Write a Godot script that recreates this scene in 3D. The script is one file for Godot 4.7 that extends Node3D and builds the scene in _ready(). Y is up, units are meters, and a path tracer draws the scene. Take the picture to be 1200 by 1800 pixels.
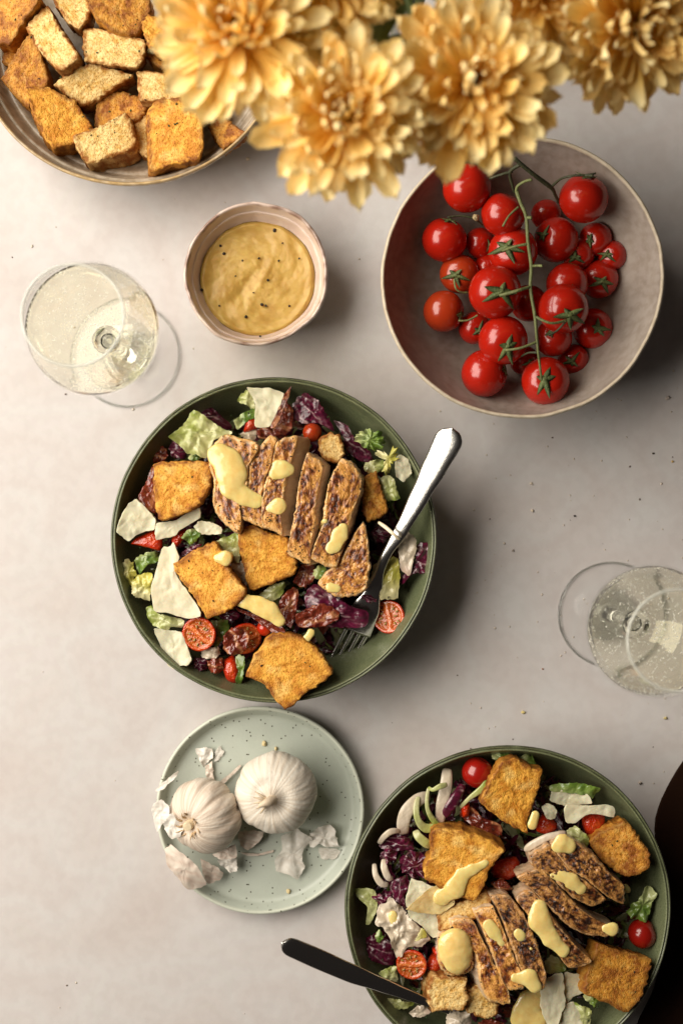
extends Node3D
# A table seen from above: two salad bowls, croutons, dressing, tomatoes, garlic, wine glasses and chrysanthemums in window light.
const D := 0.95      # camera height over the table, metres
const S := 0.0004    # metres per photograph pixel on the table
const Z1 := [180, 640, 3.75]
const Z2 := [460, 640, 3.3333]
const Z3 := [180, 920, 3.75]
const Z4 := [460, 920, 3.5294]
const Z5 := [600, 1300, 4.0]
const Z6 := [880, 1300, 3.75]
const Z7 := [600, 1540, 4.0]
const Z8 := [880, 1540, 3.75]
const C1 := [340, 740, 3.5294]
const C2 := [740, 1450, 3.3333]
const C3 := [900, 1440, 5.0]
const T1 := [0, 0, 2.5]
const T4 := [660, 230, 2.3077]
const G6 := [250, 1220, 2.9268]
const K8 := [460, 1600, 3.5294]
const PX := [0, 0, 1.0]
var nz := FastNoiseLite.new()
var nc := FastNoiseLite.new()
var rng := RandomNumberGenerator.new()
var M := {}
var top_kind := ""
var tops := []       # upper faces of the pieces laid so far, for what lies on them

func _ready():
	rng.seed = 11
	nz.noise_type = FastNoiseLite.TYPE_SIMPLEX_SMOOTH
	nz.frequency = 1.0
	nz.fractal_octaves = 3
	nc.noise_type = FastNoiseLite.TYPE_CELLULAR
	nc.frequency = 1.0
	stage()
	materials()
	tabletop()
	crockery()
	crouton_bowl()
	tomato_bowl()
	sauce_bowl()
	garlic_plate()
	salad_one()
	salad_two()
	wine()
	flowers()
	crumbs()

func stage():
	var cam := Camera3D.new()
	cam.name = "camera"
	add_child(cam)
	cam.position = Vector3(0, D, 0)
	cam.rotation = Vector3(-PI / 2, 0, 0)
	var at := CameraAttributesPhysical.new()
	at.frustum_focal_length = 50.0
	at.frustum_focus_distance = 0.90
	at.exposure_aperture = 5.0
	at.exposure_multiplier = 1.0
	cam.attributes = at
	cam.fov = rad_to_deg(2.0 * atan(0.36 / D))
	cam.near = 0.02
	cam.far = 30.0
	cam.current = true
	var env := Environment.new()
	env.background_mode = Environment.BG_COLOR
	env.background_color = Color(0.48, 0.44, 0.42)
	env.background_energy_multiplier = 0.10
	env.tonemap_mode = Environment.TONE_MAPPER_LINEAR
	env.tonemap_exposure = 0.96
	env.sdfgi_enabled = true
	env.ssao_enabled = true
	env.ssil_enabled = true
	var we := WorldEnvironment.new()
	we.name = "environment"
	we.environment = env
	add_child(we)
	var win := AreaLight3D.new()    # the window to the left of the table
	win.name = "window_light"
	win.area_size = Vector2(1.6, 1.15)
	win.area_normalize_energy = true
	win.light_energy = 4.75
	win.light_color = Color(1.0, 0.968, 0.918)
	win.area_range = 8.0
	win.shadow_enabled = true
	add_child(win)
	win.look_at_from_position(Vector3(-0.95, 0.92, -0.33), Vector3(0.0, 0.0, 0.0), Vector3.UP)

# ---------------------------------------------------------------- helpers
func P(x: float, y: float, h := 0.0) -> Vector3:
	var k := S * (1.0 - h / D)
	return Vector3((x - 600.0) * k, h, (y - 900.0) * k)

func F(f: Array, x: float, y: float, h := 0.0) -> Vector3:
	return P(f[0] + x / f[2], f[1] + y / f[2], h)

func n3(p: Vector3, fq: float, sd := 0.0) -> float:
	return nz.get_noise_3d(p.x * fq + sd * 13.7, p.y * fq + sd * 3.1, p.z * fq - sd * 7.9)

func mk(v: PackedVector3Array, c: PackedColorArray, ix: PackedInt32Array, closed := false) -> ArrayMesh:
	if closed:
		var vol := 0.0
		for i in range(0, ix.size(), 3):
			vol += v[ix[i]].dot(v[ix[i + 2]].cross(v[ix[i + 1]]))
		if vol < 0.0:
			for i in range(0, ix.size(), 3):
				var q := ix[i + 1]
				ix[i + 1] = ix[i + 2]
				ix[i + 2] = q
	var n := PackedVector3Array()
	n.resize(v.size())
	for i in range(0, ix.size(), 3):
		var a := ix[i]
		var b := ix[i + 1]
		var d := ix[i + 2]
		var f := (v[d] - v[a]).cross(v[b] - v[a])
		n[a] += f
		n[b] += f
		n[d] += f
	for i in n.size():
		n[i] = n[i].normalized() if n[i].length_squared() > 1e-24 else Vector3.UP
	var ar := []
	ar.resize(Mesh.ARRAY_MAX)
	ar[Mesh.ARRAY_VERTEX] = v
	ar[Mesh.ARRAY_NORMAL] = n
	if c.size() == v.size():
		ar[Mesh.ARRAY_COLOR] = c
	ar[Mesh.ARRAY_INDEX] = ix
	var m := ArrayMesh.new()
	m.add_surface_from_arrays(Mesh.PRIMITIVE_TRIANGLES, ar)
	return m

func quads(ix: PackedInt32Array, base: int, rows: int, cols: int, wrap: bool):
	for i in rows - 1:
		for j in (cols if wrap else cols - 1):
			var a := base + i * cols + j
			var b := base + i * cols + (j + 1) % cols
			ix.append_array([a, a + cols, b, b, a + cols, b + cols])

func tag(o: Node3D, label: String, cat: String, group := "") -> Node3D:
	o.set_meta("label", label)
	o.set_meta("category", cat)
	if group != "":
		o.set_meta("group", group)
	return o

func put(called: String, mesh: Mesh, mat: Material, at := Vector3.ZERO, parent: Node3D = null) -> MeshInstance3D:
	var o := MeshInstance3D.new()
	o.name = called
	o.mesh = mesh
	o.material_override = mat
	o.position = at
	var host: Node3D = self
	if parent:
		host = parent
	host.add_child(o, true)
	return o

func root(called: String, at: Vector3) -> Node3D:
	var o := Node3D.new()
	o.name = called
	o.position = at
	add_child(o, true)
	return o

func col3(a: Color, b: Color, t: float) -> Color:
	return a.lerp(b, clampf(t, 0.0, 1.0))

# a closed smooth line through points, resampled evenly
func smooth_ring(p: PackedVector2Array, n: int, soft: float) -> PackedVector2Array:
	var fine := PackedVector2Array()
	var k := p.size()
	for i in k:
		for s in 6:
			var t := s / 6.0
			var lin := p[i].lerp(p[(i + 1) % k], t)
			var cub := p[i].cubic_interpolate(p[(i + 1) % k], p[(i - 1 + k) % k], p[(i + 2) % k], t)
			fine.append(lin.lerp(cub, soft))
	var total := 0.0
	for i in fine.size():
		total += fine[i].distance_to(fine[(i + 1) % fine.size()])
	var out := PackedVector2Array()
	var step := total / n
	var want := 0.0
	var done := 0.0
	for i in fine.size():
		var a := fine[i]
		var b := fine[(i + 1) % fine.size()]
		var l := a.distance_to(b)
		while want < done + l - 1e-9 and out.size() < n:
			out.append(a.lerp(b, (want - done) / l))
			want += step
		done += l
	while out.size() < n:
		out.append(fine[fine.size() - 1])
	return out

# A piece of food: an outline given in the photograph's pixels, laid at height h with thickness th, rounded edges, tilt and relief.
func slab(f: Array, pts: Array, h: float, th: float, kind: String, o := {}) -> Array:
	var w := PackedVector2Array()
	for i in range(0, pts.size(), 2):
		var q := F(f, pts[i], pts[i + 1], h)
		w.append(Vector2(q.x, q.z))
	var n: int = o.get("N", 56)
	w = smooth_ring(w, n, o.get("soft", 0.7))
	var area := 0.0
	var cen := Vector2.ZERO
	for i in n:
		var a := w[i]
		var b := w[(i + 1) % n]
		var cr := a.cross(b)
		area += cr
		cen += (a + b) * cr
	cen /= 3.0 * area
	if area < 0.0:
		w.reverse()
	var sd: float = o.get("seed", rng.randf() * 50.0)
	var tx: float = o.get("tx", 0.0)
	var tz: float = o.get("tz", 0.0)
	var r: float = minf(o.get("r", th * 0.35), th * 0.49)
	var dome: float = o.get("dome", 0.0)
	var na: float = o.get("na", 0.0)
	var nf: float = o.get("nf", 300.0)
	var ruf: float = o.get("ruf", 0.0)
	var rk: float = o.get("rk", 5.0)
	var curl: Vector2 = o.get("curl", Vector2.ZERO)
	var shift: Vector2 = o.get("shift", Vector2.ZERO)
	var jag: float = o.get("jag", 0.0)
	var ax: Vector2 = o.get("dir", Vector2(1, 0.3)).normalized()
	var size := 0.0
	for i in n:
		size = maxf(size, w[i].distance_to(cen))
	var rings := []                      # [share of the inset outline, out, down, t]
	var nr: int = o.get("rings", 9)
	for i in nr:
		rings.append([float(i) / (nr - 1), 0.0, 0.0, float(i) / (nr - 1) * 0.97])
	for i in 3:
		var a := (i + 1) * PI / 6.0
		rings.append([1.0, r * sin(a), r * (1.0 - cos(a)), 0.97 + 0.03 * (i + 1)])
	var ns: int = o.get("sides", 4 if th > 0.004 else 1)
	for i in ns:
		var u := (i + 1.0) / (ns + 1)
		rings.append([1.0, r, lerpf(r, th - r, u), 1.0 + u])
	for i in 3:
		var a := PI / 2.0 + i * PI / 6.0
		rings.append([1.0, r * sin(a), th - r - r * cos(a), 2.0 + 0.1 * i])
	rings.append([0.6, 0.0, th, 2.6])
	rings.append([0.0, 0.0, th, 3.0])
	var v := PackedVector3Array()
	var c := PackedColorArray()
	for e in rings:
		for j in n:
			var d := w[j] - cen
			var l := d.length()
			var dn := d / maxf(l, 1e-6)
			var jg := jag * (n3(Vector3(w[j].x, 0.0, w[j].y), 260.0, sd) + 0.6 * n3(Vector3(w[j].x, 0.0, w[j].y), 700.0, sd + 3.0))
			var q: Vector2 = dn * ((l - r + jg) * e[0] + e[1])
			q += shift * (e[2] / th)
			var t: float = clampf(e[3], 0.0, 1.0)
			var y: float = h + tx * q.x + tz * q.y - e[2]
			var rr := minf(q.length() / size, 1.2)
			y += dome * (1.0 - rr * rr)
			var cq := q.dot(curl.normalized()) if curl != Vector2.ZERO else 0.0
			y += curl.length() * cq * cq
			if ruf > 0.0:
				y += ruf * rr * rr * sin(rk * d.angle() + sd + 2.5 * n3(Vector3(q.x, 0, q.y), 60.0, sd)) + ruf * 0.7 * n3(Vector3(q.x, 0, q.y), 110.0, sd + 1.0)
			var p := Vector3(q.x, y, q.y)
			if na > 0.0:
				var nn := na * n3(p, nf, sd)
				if e[3] <= 1.0:
					p.y += nn
				else:
					p += Vector3(dn.x, 0, dn.y) * nn
			v.append(p)
			c.append(paint(kind, p, e[3], q, ax, size, sd))
	var ix := PackedInt32Array()
	quads(ix, 0, rings.size(), n, true)
	var base := h - th
	for i in v.size():
		v[i].y -= base
	tops.append([w, cen, h, tx, tz, dome, kind])
	return [mk(v, c, ix), Vector3(cen.x, base, cen.y)]

func surf(x: float, z: float, low := 0.03) -> float:
	var best := low
	top_kind = ""
	for e in tops:
		if Geometry2D.is_point_in_polygon(Vector2(x, z), e[0]):
			var y: float = e[2] + e[3] * (x - e[1].x) + e[4] * (z - e[1].y) + e[5] * 0.7
			if y > best:
				best = y
				top_kind = e[6]
	return best

func paint(kind: String, p: Vector3, t: float, q: Vector2, ax: Vector2, size: float, sd: float) -> Color:
	var a := n3(p, 90.0, sd)
	var b := n3(p, 330.0, sd + 5.0)
	var along := q.dot(ax) / size
	var across := q.dot(Vector2(-ax.y, ax.x)) / size
	var side := smoothstep(1.0, 1.12, t)
	match kind:
		"toast":          # golden top, browned rim
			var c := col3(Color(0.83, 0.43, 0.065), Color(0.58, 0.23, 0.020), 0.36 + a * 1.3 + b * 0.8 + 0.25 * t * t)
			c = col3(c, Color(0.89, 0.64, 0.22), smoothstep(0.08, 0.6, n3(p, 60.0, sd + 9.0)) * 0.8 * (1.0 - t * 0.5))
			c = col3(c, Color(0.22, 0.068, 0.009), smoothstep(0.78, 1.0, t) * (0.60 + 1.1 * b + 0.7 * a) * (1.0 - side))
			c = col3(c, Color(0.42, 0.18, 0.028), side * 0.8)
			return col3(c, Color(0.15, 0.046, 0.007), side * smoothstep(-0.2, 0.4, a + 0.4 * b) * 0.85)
		"crumb":          # pale crumb on top, browned edges
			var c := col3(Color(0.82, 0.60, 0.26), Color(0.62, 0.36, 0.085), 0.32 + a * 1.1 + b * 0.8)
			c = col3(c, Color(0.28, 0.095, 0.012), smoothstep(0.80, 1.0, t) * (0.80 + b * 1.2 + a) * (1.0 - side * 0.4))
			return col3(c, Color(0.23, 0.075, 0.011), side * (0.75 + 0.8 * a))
		"brown":          # well browned
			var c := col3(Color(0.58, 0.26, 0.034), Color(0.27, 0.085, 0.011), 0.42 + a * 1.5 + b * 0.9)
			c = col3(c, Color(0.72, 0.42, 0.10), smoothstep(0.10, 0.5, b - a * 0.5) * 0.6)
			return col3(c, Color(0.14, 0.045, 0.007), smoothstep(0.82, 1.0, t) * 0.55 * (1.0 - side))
		"chicken":
			var d := n3(p, 520.0, sd + 2.0)
			var sear := 0.80 + a * 1.7 + b * 1.1 + d * 0.5 - smoothstep(0.62, 1.0, t) * 0.65
			var c := col3(Color(0.74, 0.35, 0.075), Color(0.25, 0.056, 0.008), sear)
			c = col3(c, Color(0.070, 0.020, 0.008), smoothstep(0.95, 1.6, sear + b * 0.7))
			c = col3(c, Color(0.82, 0.57, 0.28), smoothstep(0.88, 1.0, t) * (0.45 + b) * (1.0 - side))
			var meat := col3(Color(0.78, 0.61, 0.43), Color(0.68, 0.48, 0.31), 0.4 + b)
			return col3(c, meat, smoothstep(1.02, 1.12, t))
		"charred":
			var d := n3(p, 520.0, sd + 2.0)
			var sear := 0.88 + a * 1.2 + b * 1.4 + d * 0.7 - smoothstep(0.70, 1.0, t) * 0.55
			var c := col3(Color(0.58, 0.28, 0.075), Color(0.15, 0.038, 0.009), sear)
			c = col3(c, Color(0.025, 0.010, 0.005), smoothstep(0.85, 1.35, sear + b * 0.6))
			c = col3(c, Color(0.62, 0.40, 0.20), smoothstep(0.90, 1.0, t) * (0.35 + b) * (1.0 - side))
			var meat := col3(Color(0.64, 0.46, 0.30), Color(0.52, 0.33, 0.19), 0.4 + b)
			return col3(c, meat, smoothstep(1.02, 1.12, t))
		"cheese":
			return col3(Color(0.73, 0.63, 0.45), Color(0.67, 0.56, 0.37), 0.4 + a * 0.8 + b * 0.3)
		"tancheese":
			return col3(Color(0.70, 0.50, 0.23), Color(0.58, 0.38, 0.14), 0.4 + a + b * 0.3)
		"romaine":        # pale rib to yellow-green blade
			var c := col3(Color(0.52, 0.50, 0.26), Color(0.34, 0.39, 0.085), 0.5 + along * 0.6 + a * 0.5)
			c = col3(c, Color(0.15, 0.23, 0.032), smoothstep(0.35, 1.0, along + a * 0.4) * 0.7)
			var vein := pow(maxf(0.0, 1.0 - absf(sin(across * 9.0 + a * 1.5)) * 2.2), 2.0)
			return col3(c, Color(0.68, 0.66, 0.42), vein * 0.5)
		"green":
			var c := col3(Color(0.17, 0.26, 0.04), Color(0.075, 0.145, 0.02), 0.5 + a + b * 0.4)
			c = col3(c, Color(0.50, 0.53, 0.24), smoothstep(0.1, -0.8, along + a * 0.3))
			var vein := pow(maxf(0.0, 1.0 - absf(sin(across * 8.0 + a)) * 2.4), 2.0)
			return col3(c, Color(0.45, 0.5, 0.2), vein * 0.35)
		"yellowleaf":
			var c := col3(Color(0.56, 0.49, 0.10), Color(0.40, 0.38, 0.055), 0.5 + a * 1.2)
			return col3(c, Color(0.70, 0.64, 0.40), smoothstep(0.3, -0.6, along) * 0.7)
		"rib":            # white rib of a chicory leaf
			var c := col3(Color(0.68, 0.58, 0.46), Color(0.60, 0.50, 0.36), 0.5 + a)
			return col3(c, Color(0.40, 0.14, 0.17), smoothstep(0.35, 1.0, along + a * 0.7) * 0.25)
		"radicchio":
			var c := col3(Color(0.085, 0.007, 0.024), Color(0.040, 0.004, 0.014), 0.5 + a + b * 0.6)
			var ang := atan2(across, along + 1.1) * 9.0 + a * 1.2
			var vein := pow(maxf(0.0, 1.0 - absf(sin(ang)) * 3.2), 2.0) * smoothstep(1.0, 0.0, along)
			c = col3(c, Color(0.24, 0.022, 0.075), smoothstep(0.05, 0.5, b) * 0.6)
			return col3(c, Color(0.62, 0.42, 0.42), vein * 0.85)
		"bacon":
			var st := sin(across * 7.0 + a * 3.0 + sd)
			var c := col3(Color(0.22, 0.038, 0.018), Color(0.10, 0.015, 0.009), 0.5 + b + a)
			return col3(c, Color(0.50, 0.22, 0.10), smoothstep(0.6, 0.98, st) * 0.7)
		"tomato":
			var c := col3(Color(0.56, 0.045, 0.010), Color(0.44, 0.016, 0.006), 0.5 + a)
			return col3(c, Color(0.62, 0.13, 0.025), smoothstep(0.85, 0.55, t) * (0.3 + 0.5 * b))
		"peel":
			var st := pow(0.5 + 0.5 * sin(across * 26.0 + a * 4.0), 2.0)
			return col3(Color(0.86, 0.82, 0.75), Color(0.74, 0.66, 0.57), st * 0.6 + a * 0.4)
		"pinkpeel":
			var st := pow(0.5 + 0.5 * sin(across * 22.0 + a * 4.0), 2.0)
			return col3(Color(0.76, 0.66, 0.56), Color(0.64, 0.49, 0.40), st * 0.7 + a * 0.5)
		"cloth":
			return Color(0.022, 0.009, 0.007)
	return Color(0.5, 0.5, 0.5)

func piece(called: String, label: String, cat: String, mat: String, made: Array, group := "") -> MeshInstance3D:
	var o := put(called, made[0], M[mat], made[1])
	tag(o, label, cat, group)
	return o

# a swept strip: centre line [x, y, h, half width (px)] with a flat or round section
func strip(f: Array, path: Array, th: float, kind: String, o := {}) -> Array:
	var cv := Curve3D.new()
	var ws := []
	for i in range(0, path.size(), 4):
		cv.add_point(F(f, path[i], path[i + 1], path[i + 2]))
		ws.append(path[i + 3] / f[2] * S)
	for i in range(1, cv.point_count - 1):
		var d := (cv.get_point_position(i + 1) - cv.get_point_position(i - 1)) / 6.0
		cv.set_point_in(i, -d)
		cv.set_point_out(i, d)
	var c0 := cv.get_point_position(0)
	var n := 26
	var k := 10
	var v := PackedVector3Array()
	var c := PackedColorArray()
	var sd: float = o.get("seed", rng.randf() * 40.0)
	var len := cv.get_baked_length()
	var low := 1.0
	for i in n:
		var u := float(i) / (n - 1)
		var p := cv.sample_baked(u * len, true)
		var d := (cv.sample_baked(minf(u * len + 0.0006, len), true) - cv.sample_baked(maxf(u * len - 0.0006, 0.0), true)).normalized()
		var s := d.cross(Vector3.UP).normalized()
		var up := s.cross(d).normalized()
		var g: float = u * (ws.size() - 1)
		var hw: float = lerpf(ws[int(g)], ws[mini(int(g) + 1, ws.size() - 1)], g - int(g))
		var cap := sqrt(maxf(0.0, 1.0 - pow(absf(u * 2.0 - 1.0), o.get("cap", 9.0))))
		for j in k:
			var a := TAU * j / k
			var sx := signf(cos(a)) * pow(absf(cos(a)), 0.7) * hw * (0.25 + 0.75 * cap)
			var sy := sin(a) * th * 0.5 * cap
			sy += float(o.get("cup", 0.0)) * sx * sx / maxf(hw, 1e-5) + float(o.get("wave", 0.0)) * sin(u * 11.0 + sd) * hw * 0.4 * signf(cos(a))
			var q := p + s * sx + up * sy - c0
			v.append(q)
			low = minf(low, q.y)
			c.append(paint(kind, q, 0.5, Vector2((u - 0.5) * 2.0, cos(a) * 0.5), Vector2(1, 0), 1.0, sd))
	var ix := PackedInt32Array()
	quads(ix, 0, n, k, true)
	for i in range(1, k - 1):
		ix.append_array([0, i, i + 1, (n - 1) * k, (n - 1) * k + i + 1, (n - 1) * k + i])
	return [mk(v, c, ix, true), c0]

func tube(pts: PackedVector3Array, rs: Array, k := 8, colour := Color.WHITE) -> ArrayMesh:
	var cv := Curve3D.new()
	for p in pts:
		cv.add_point(p)
	for i in range(1, pts.size() - 1):
		var d := (pts[i + 1] - pts[i - 1]) / 6.0
		cv.set_point_in(i, -d)
		cv.set_point_out(i, d)
	cv.bake_interval = 0.0008
	var n := maxi(6, pts.size() * 4)
	var v := PackedVector3Array()
	var c := PackedColorArray()
	var len := cv.get_baked_length()
	var side := Vector3.ZERO
	for i in n:
		var u := float(i) / (n - 1)
		var p := cv.sample_baked(u * len, true)
		var d := (cv.sample_baked(minf(u * len + 0.0005, len), true) - cv.sample_baked(maxf(u * len - 0.0005, 0.0), true)).normalized()
		if side == Vector3.ZERO:
			side = d.cross(Vector3.UP if absf(d.y) < 0.9 else Vector3.RIGHT).normalized()
		side = (side - d * side.dot(d)).normalized()
		var up := side.cross(d)
		var g: float = u * (rs.size() - 1)
		var r: float = lerpf(rs[int(g)], rs[mini(int(g) + 1, rs.size() - 1)], g - int(g))
		for j in k:
			var a := TAU * j / k
			v.append(p + (side * cos(a) + up * sin(a)) * r)
			c.append(colour.lerp(colour * 0.7, clampf(0.5 + n3(p, 200.0), 0, 1)))
	var ix := PackedInt32Array()
	quads(ix, 0, n, k, true)
	for i in range(1, k - 1):
		ix.append_array([0, i, i + 1, (n - 1) * k, (n - 1) * k + i + 1, (n - 1) * k + i])
	return mk(v, c, ix, true)

# a turned shape: profile [r, y, ...] from the middle of the inside over the rim to the middle of the underside
func lathe(prof: Array, n: int, sub: int, wob: float, tint: Callable, soft := 1.0) -> ArrayMesh:
	var pr := PackedVector2Array()
	for i in range(0, prof.size(), 2):
		pr.append(Vector2(prof[i], prof[i + 1]))
	var fine := PackedVector2Array()
	for i in pr.size() - 1:
		for s in sub:
			var t := float(s) / sub
			var q := pr[i].cubic_interpolate(pr[i + 1], pr[maxi(i - 1, 0)], pr[mini(i + 2, pr.size() - 1)], t)
			q = pr[i].lerp(pr[i + 1], t).lerp(q, soft)
			q.x = maxf(q.x, 0.0)
			fine.append(q)
	fine.append(pr[pr.size() - 1])
	var v := PackedVector3Array()
	var c := PackedColorArray()
	var far := 0.0
	for q in fine:
		far = maxf(far, q.x)
	for i in fine.size():
		for j in n:
			var a := TAU * j / n
			var q := fine[i]
			var w := 1.0 + wob * (nz.get_noise_2d(cos(a) * 0.8 + far * 900.0, sin(a) * 0.8) + 0.35 * nz.get_noise_2d(cos(a) * 3.0, sin(a) * 3.0 + far * 500.0)) * q.x / far
			var p := Vector3(q.x * w * cos(a), q.y + wob * 0.02 * nz.get_noise_2d(cos(a) * 1.3, sin(a) * 1.3 + 9.0) * q.x / far, q.x * w * sin(a))
			v.append(p)
			c.append(tint.call(p, i / float(fine.size() - 1), q.x))
	var ix := PackedInt32Array()
	quads(ix, 0, fine.size(), n, true)
	return mk(v, c, ix)

func ball(r: Vector3, rows := 14, cols := 20, bump := 0.0, fq := 100.0, c0 := Color.WHITE) -> ArrayMesh:
	var v := PackedVector3Array()
	var c := PackedColorArray()
	var sd := rng.randf() * 30.0
	for i in rows:
		var th := PI * i / (rows - 1)
		for j in cols:
			var ph := TAU * j / cols
			var u := Vector3(sin(th) * cos(ph), cos(th), sin(th) * sin(ph))
			var p := u * r
			v.append(p + u * bump * n3(p, fq, sd))
			c.append(c0)
	var ix := PackedInt32Array()
	quads(ix, 0, rows, cols, true)
	return mk(v, c, ix)

# Dressing: balls joined by cones, melted together and meshed as surface nets. caps: [centre, radius] in chains.
func melt(pts: Array, cell: float, flat: float, sd: float) -> Array:
	var lo := Vector3.INF
	var hi := -Vector3.INF
	for e in pts:
		var r: float = e[1] * 1.35 + cell * 2.0
		lo = lo.min(e[0] - Vector3(r, r, r))
		hi = hi.max(e[0] + Vector3(r, r, r))
	var nx := int((hi.x - lo.x) / cell) + 2
	var ny := int((hi.y - lo.y) / cell) + 2
	var nzz := int((hi.z - lo.z) / cell) + 2
	var fld := PackedFloat32Array()
	fld.resize(nx * ny * nzz)
	for k in nzz:
		for j in ny:
			for i in nx:
				var p := lo + Vector3(i, j, k) * cell
				var acc := 0.0
				for e in range(pts.size()):
					var a: Vector3 = pts[e][0]
					var ra: float = pts[e][1]
					var b := a
					var rb := ra
					if e + 1 < pts.size() and not pts[e].size() > 2:
						b = pts[e + 1][0]
						rb = pts[e + 1][1]
					var ab := b - a
					var t := 0.0
					if ab.length_squared() > 1e-12:
						t = clampf((p - a).dot(ab) / ab.length_squared(), 0.0, 1.0)
					var q := p - a - ab * t
					q.y /= flat
					acc += exp(-(q.length() - lerpf(ra, rb, t)) / 0.0011)
				fld[(k * ny + j) * nx + i] = -log(maxf(acc, 1e-30)) * 0.0011 + 0.00065 * n3(p, 100.0, sd)
	var id := PackedInt32Array()
	id.resize(fld.size())
	id.fill(-1)
	var v := PackedVector3Array()
	var off := [0, 1, nx, nx + 1, nx * ny, nx * ny + 1, nx * ny + nx, nx * ny + nx + 1]
	for k in nzz - 1:
		for j in ny - 1:
			for i in nx - 1:
				var at := (k * ny + j) * nx + i
				var m := 0
				for q in 8:
					if fld[at + off[q]] < 0.0:
						m |= 1 << q
				if m == 0 or m == 255:
					continue
				var sum := Vector3.ZERO
				var cnt := 0
				for q in 8:
					for bit in [1, 2, 4]:
						if not (q & bit):
							var q2: int = q | bit
							if ((m >> q) & 1) != ((m >> q2) & 1):
								var fa := fld[at + off[q]]
								var fb := fld[at + off[q2]]
								var s := fa / (fa - fb)
								var pa := Vector3(q & 1, (q >> 1) & 1, (q >> 2) & 1)
								var pb := Vector3(q2 & 1, (q2 >> 1) & 1, (q2 >> 2) & 1)
								sum += pa.lerp(pb, s)
								cnt += 1
				id[at] = v.size()
				v.append(lo + (Vector3(i, j, k) + sum / cnt) * cell)
	var ix := PackedInt32Array()
	for k in range(1, nzz - 1):
		for j in range(1, ny - 1):
			for i in range(1, nx - 1):
				var at := (k * ny + j) * nx + i
				var ins := fld[at] < 0.0
				for d in 3:
					var st: int = [1, nx, nx * ny][d]
					if ins == (fld[at + st] < 0.0):
						continue
					var s1: int = [nx, nx * ny, 1][d]
					var s2: int = [nx * ny, 1, nx][d]
					var a := id[at - s1 - s2]
					var b := id[at - s2]
					var cc := id[at]
					var dd := id[at - s1]
					if a < 0 or b < 0 or cc < 0 or dd < 0:
						continue
					if ins:
						ix.append_array([a, cc, b, a, dd, cc])
					else:
						ix.append_array([a, b, cc, a, cc, dd])
	var base: Vector3 = pts[0][0]
	var c := PackedColorArray()
	for i in v.size():
		v[i] -= base
		c.append(col3(Color(0.92, 0.66, 0.25), Color(0.86, 0.56, 0.18), 0.5 + n3(v[i], 160.0, sd)))
	return [mk(v, c, ix, true), base]

func sauce(f: Array, pts: Array, label: String, o := {}):
	var e := []
	for i in range(0, pts.size(), 3):
		var q := F(f, pts[i], pts[i + 1], o.get("h", 0.064))
		var r: float = pts[i + 2] / f[2] * S * 0.98
		var y: float = o["h"] if o.has("h") else surf(q.x, q.z, o.get("low", 0.045))
		q = F(f, pts[i], pts[i + 1], y)
		e.append([q + Vector3(0, r * 0.12, 0), r])
	var made := melt(e, o.get("cell", 0.0007), o.get("flat", 0.6) * 0.58, rng.randf() * 30.0)
	piece("dressing", label, "dressing", "sauce", made, "blobs of dressing")

func noise_tex(fq: float, type: int, cols: Array, offs: Array, size := 512, oct := 3, sd := 1, normal := false) -> NoiseTexture2D:
	var n := FastNoiseLite.new()
	n.noise_type = type
	n.frequency = fq
	n.fractal_octaves = oct
	n.seed = sd
	if type == FastNoiseLite.TYPE_CELLULAR:
		n.fractal_type = FastNoiseLite.FRACTAL_NONE
		n.cellular_return_type = FastNoiseLite.RETURN_DISTANCE
	var t := NoiseTexture2D.new()
	t.width = size
	t.height = size
	t.seamless = true
	t.noise = n
	t.normalize = true
	if cols.size():
		var g := Gradient.new()
		g.offsets = PackedFloat32Array(offs)
		g.colors = PackedColorArray(cols)
		t.color_ramp = g
	return t

func mat(called: String, rough: float, o := {}) -> StandardMaterial3D:
	var m := StandardMaterial3D.new()
	m.resource_name = called
	m.roughness = rough
	m.vertex_color_use_as_albedo = o.get("vc", true)
	m.albedo_color = o.get("color", Color.WHITE)
	m.metallic_specular = o.get("spec", 0.5)
	if o.has("tex"):
		m.albedo_texture = o.tex
	if o.has("bump"):
		m.heightmap_enabled = true
		m.heightmap_texture = o.bump
		m.heightmap_scale = o.get("bump_scale", 0.05)
	if o.has("tex") or o.has("bump"):
		m.uv1_triplanar = true
		m.uv1_triplanar_sharpness = 4.0
		m.uv1_scale = Vector3.ONE * float(o.get("scale", 40.0))
	if o.has("sss"):
		m.subsurf_scatter_enabled = true
		m.subsurf_scatter_strength = o.sss
	if o.has("back"):
		m.backlight_enabled = true
		m.backlight = o.back
	if o.has("coat"):
		m.clearcoat_enabled = true
		m.clearcoat = o.coat
		m.clearcoat_roughness = o.get("coat_rough", 0.1)
	M[called] = m
	return m

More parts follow.
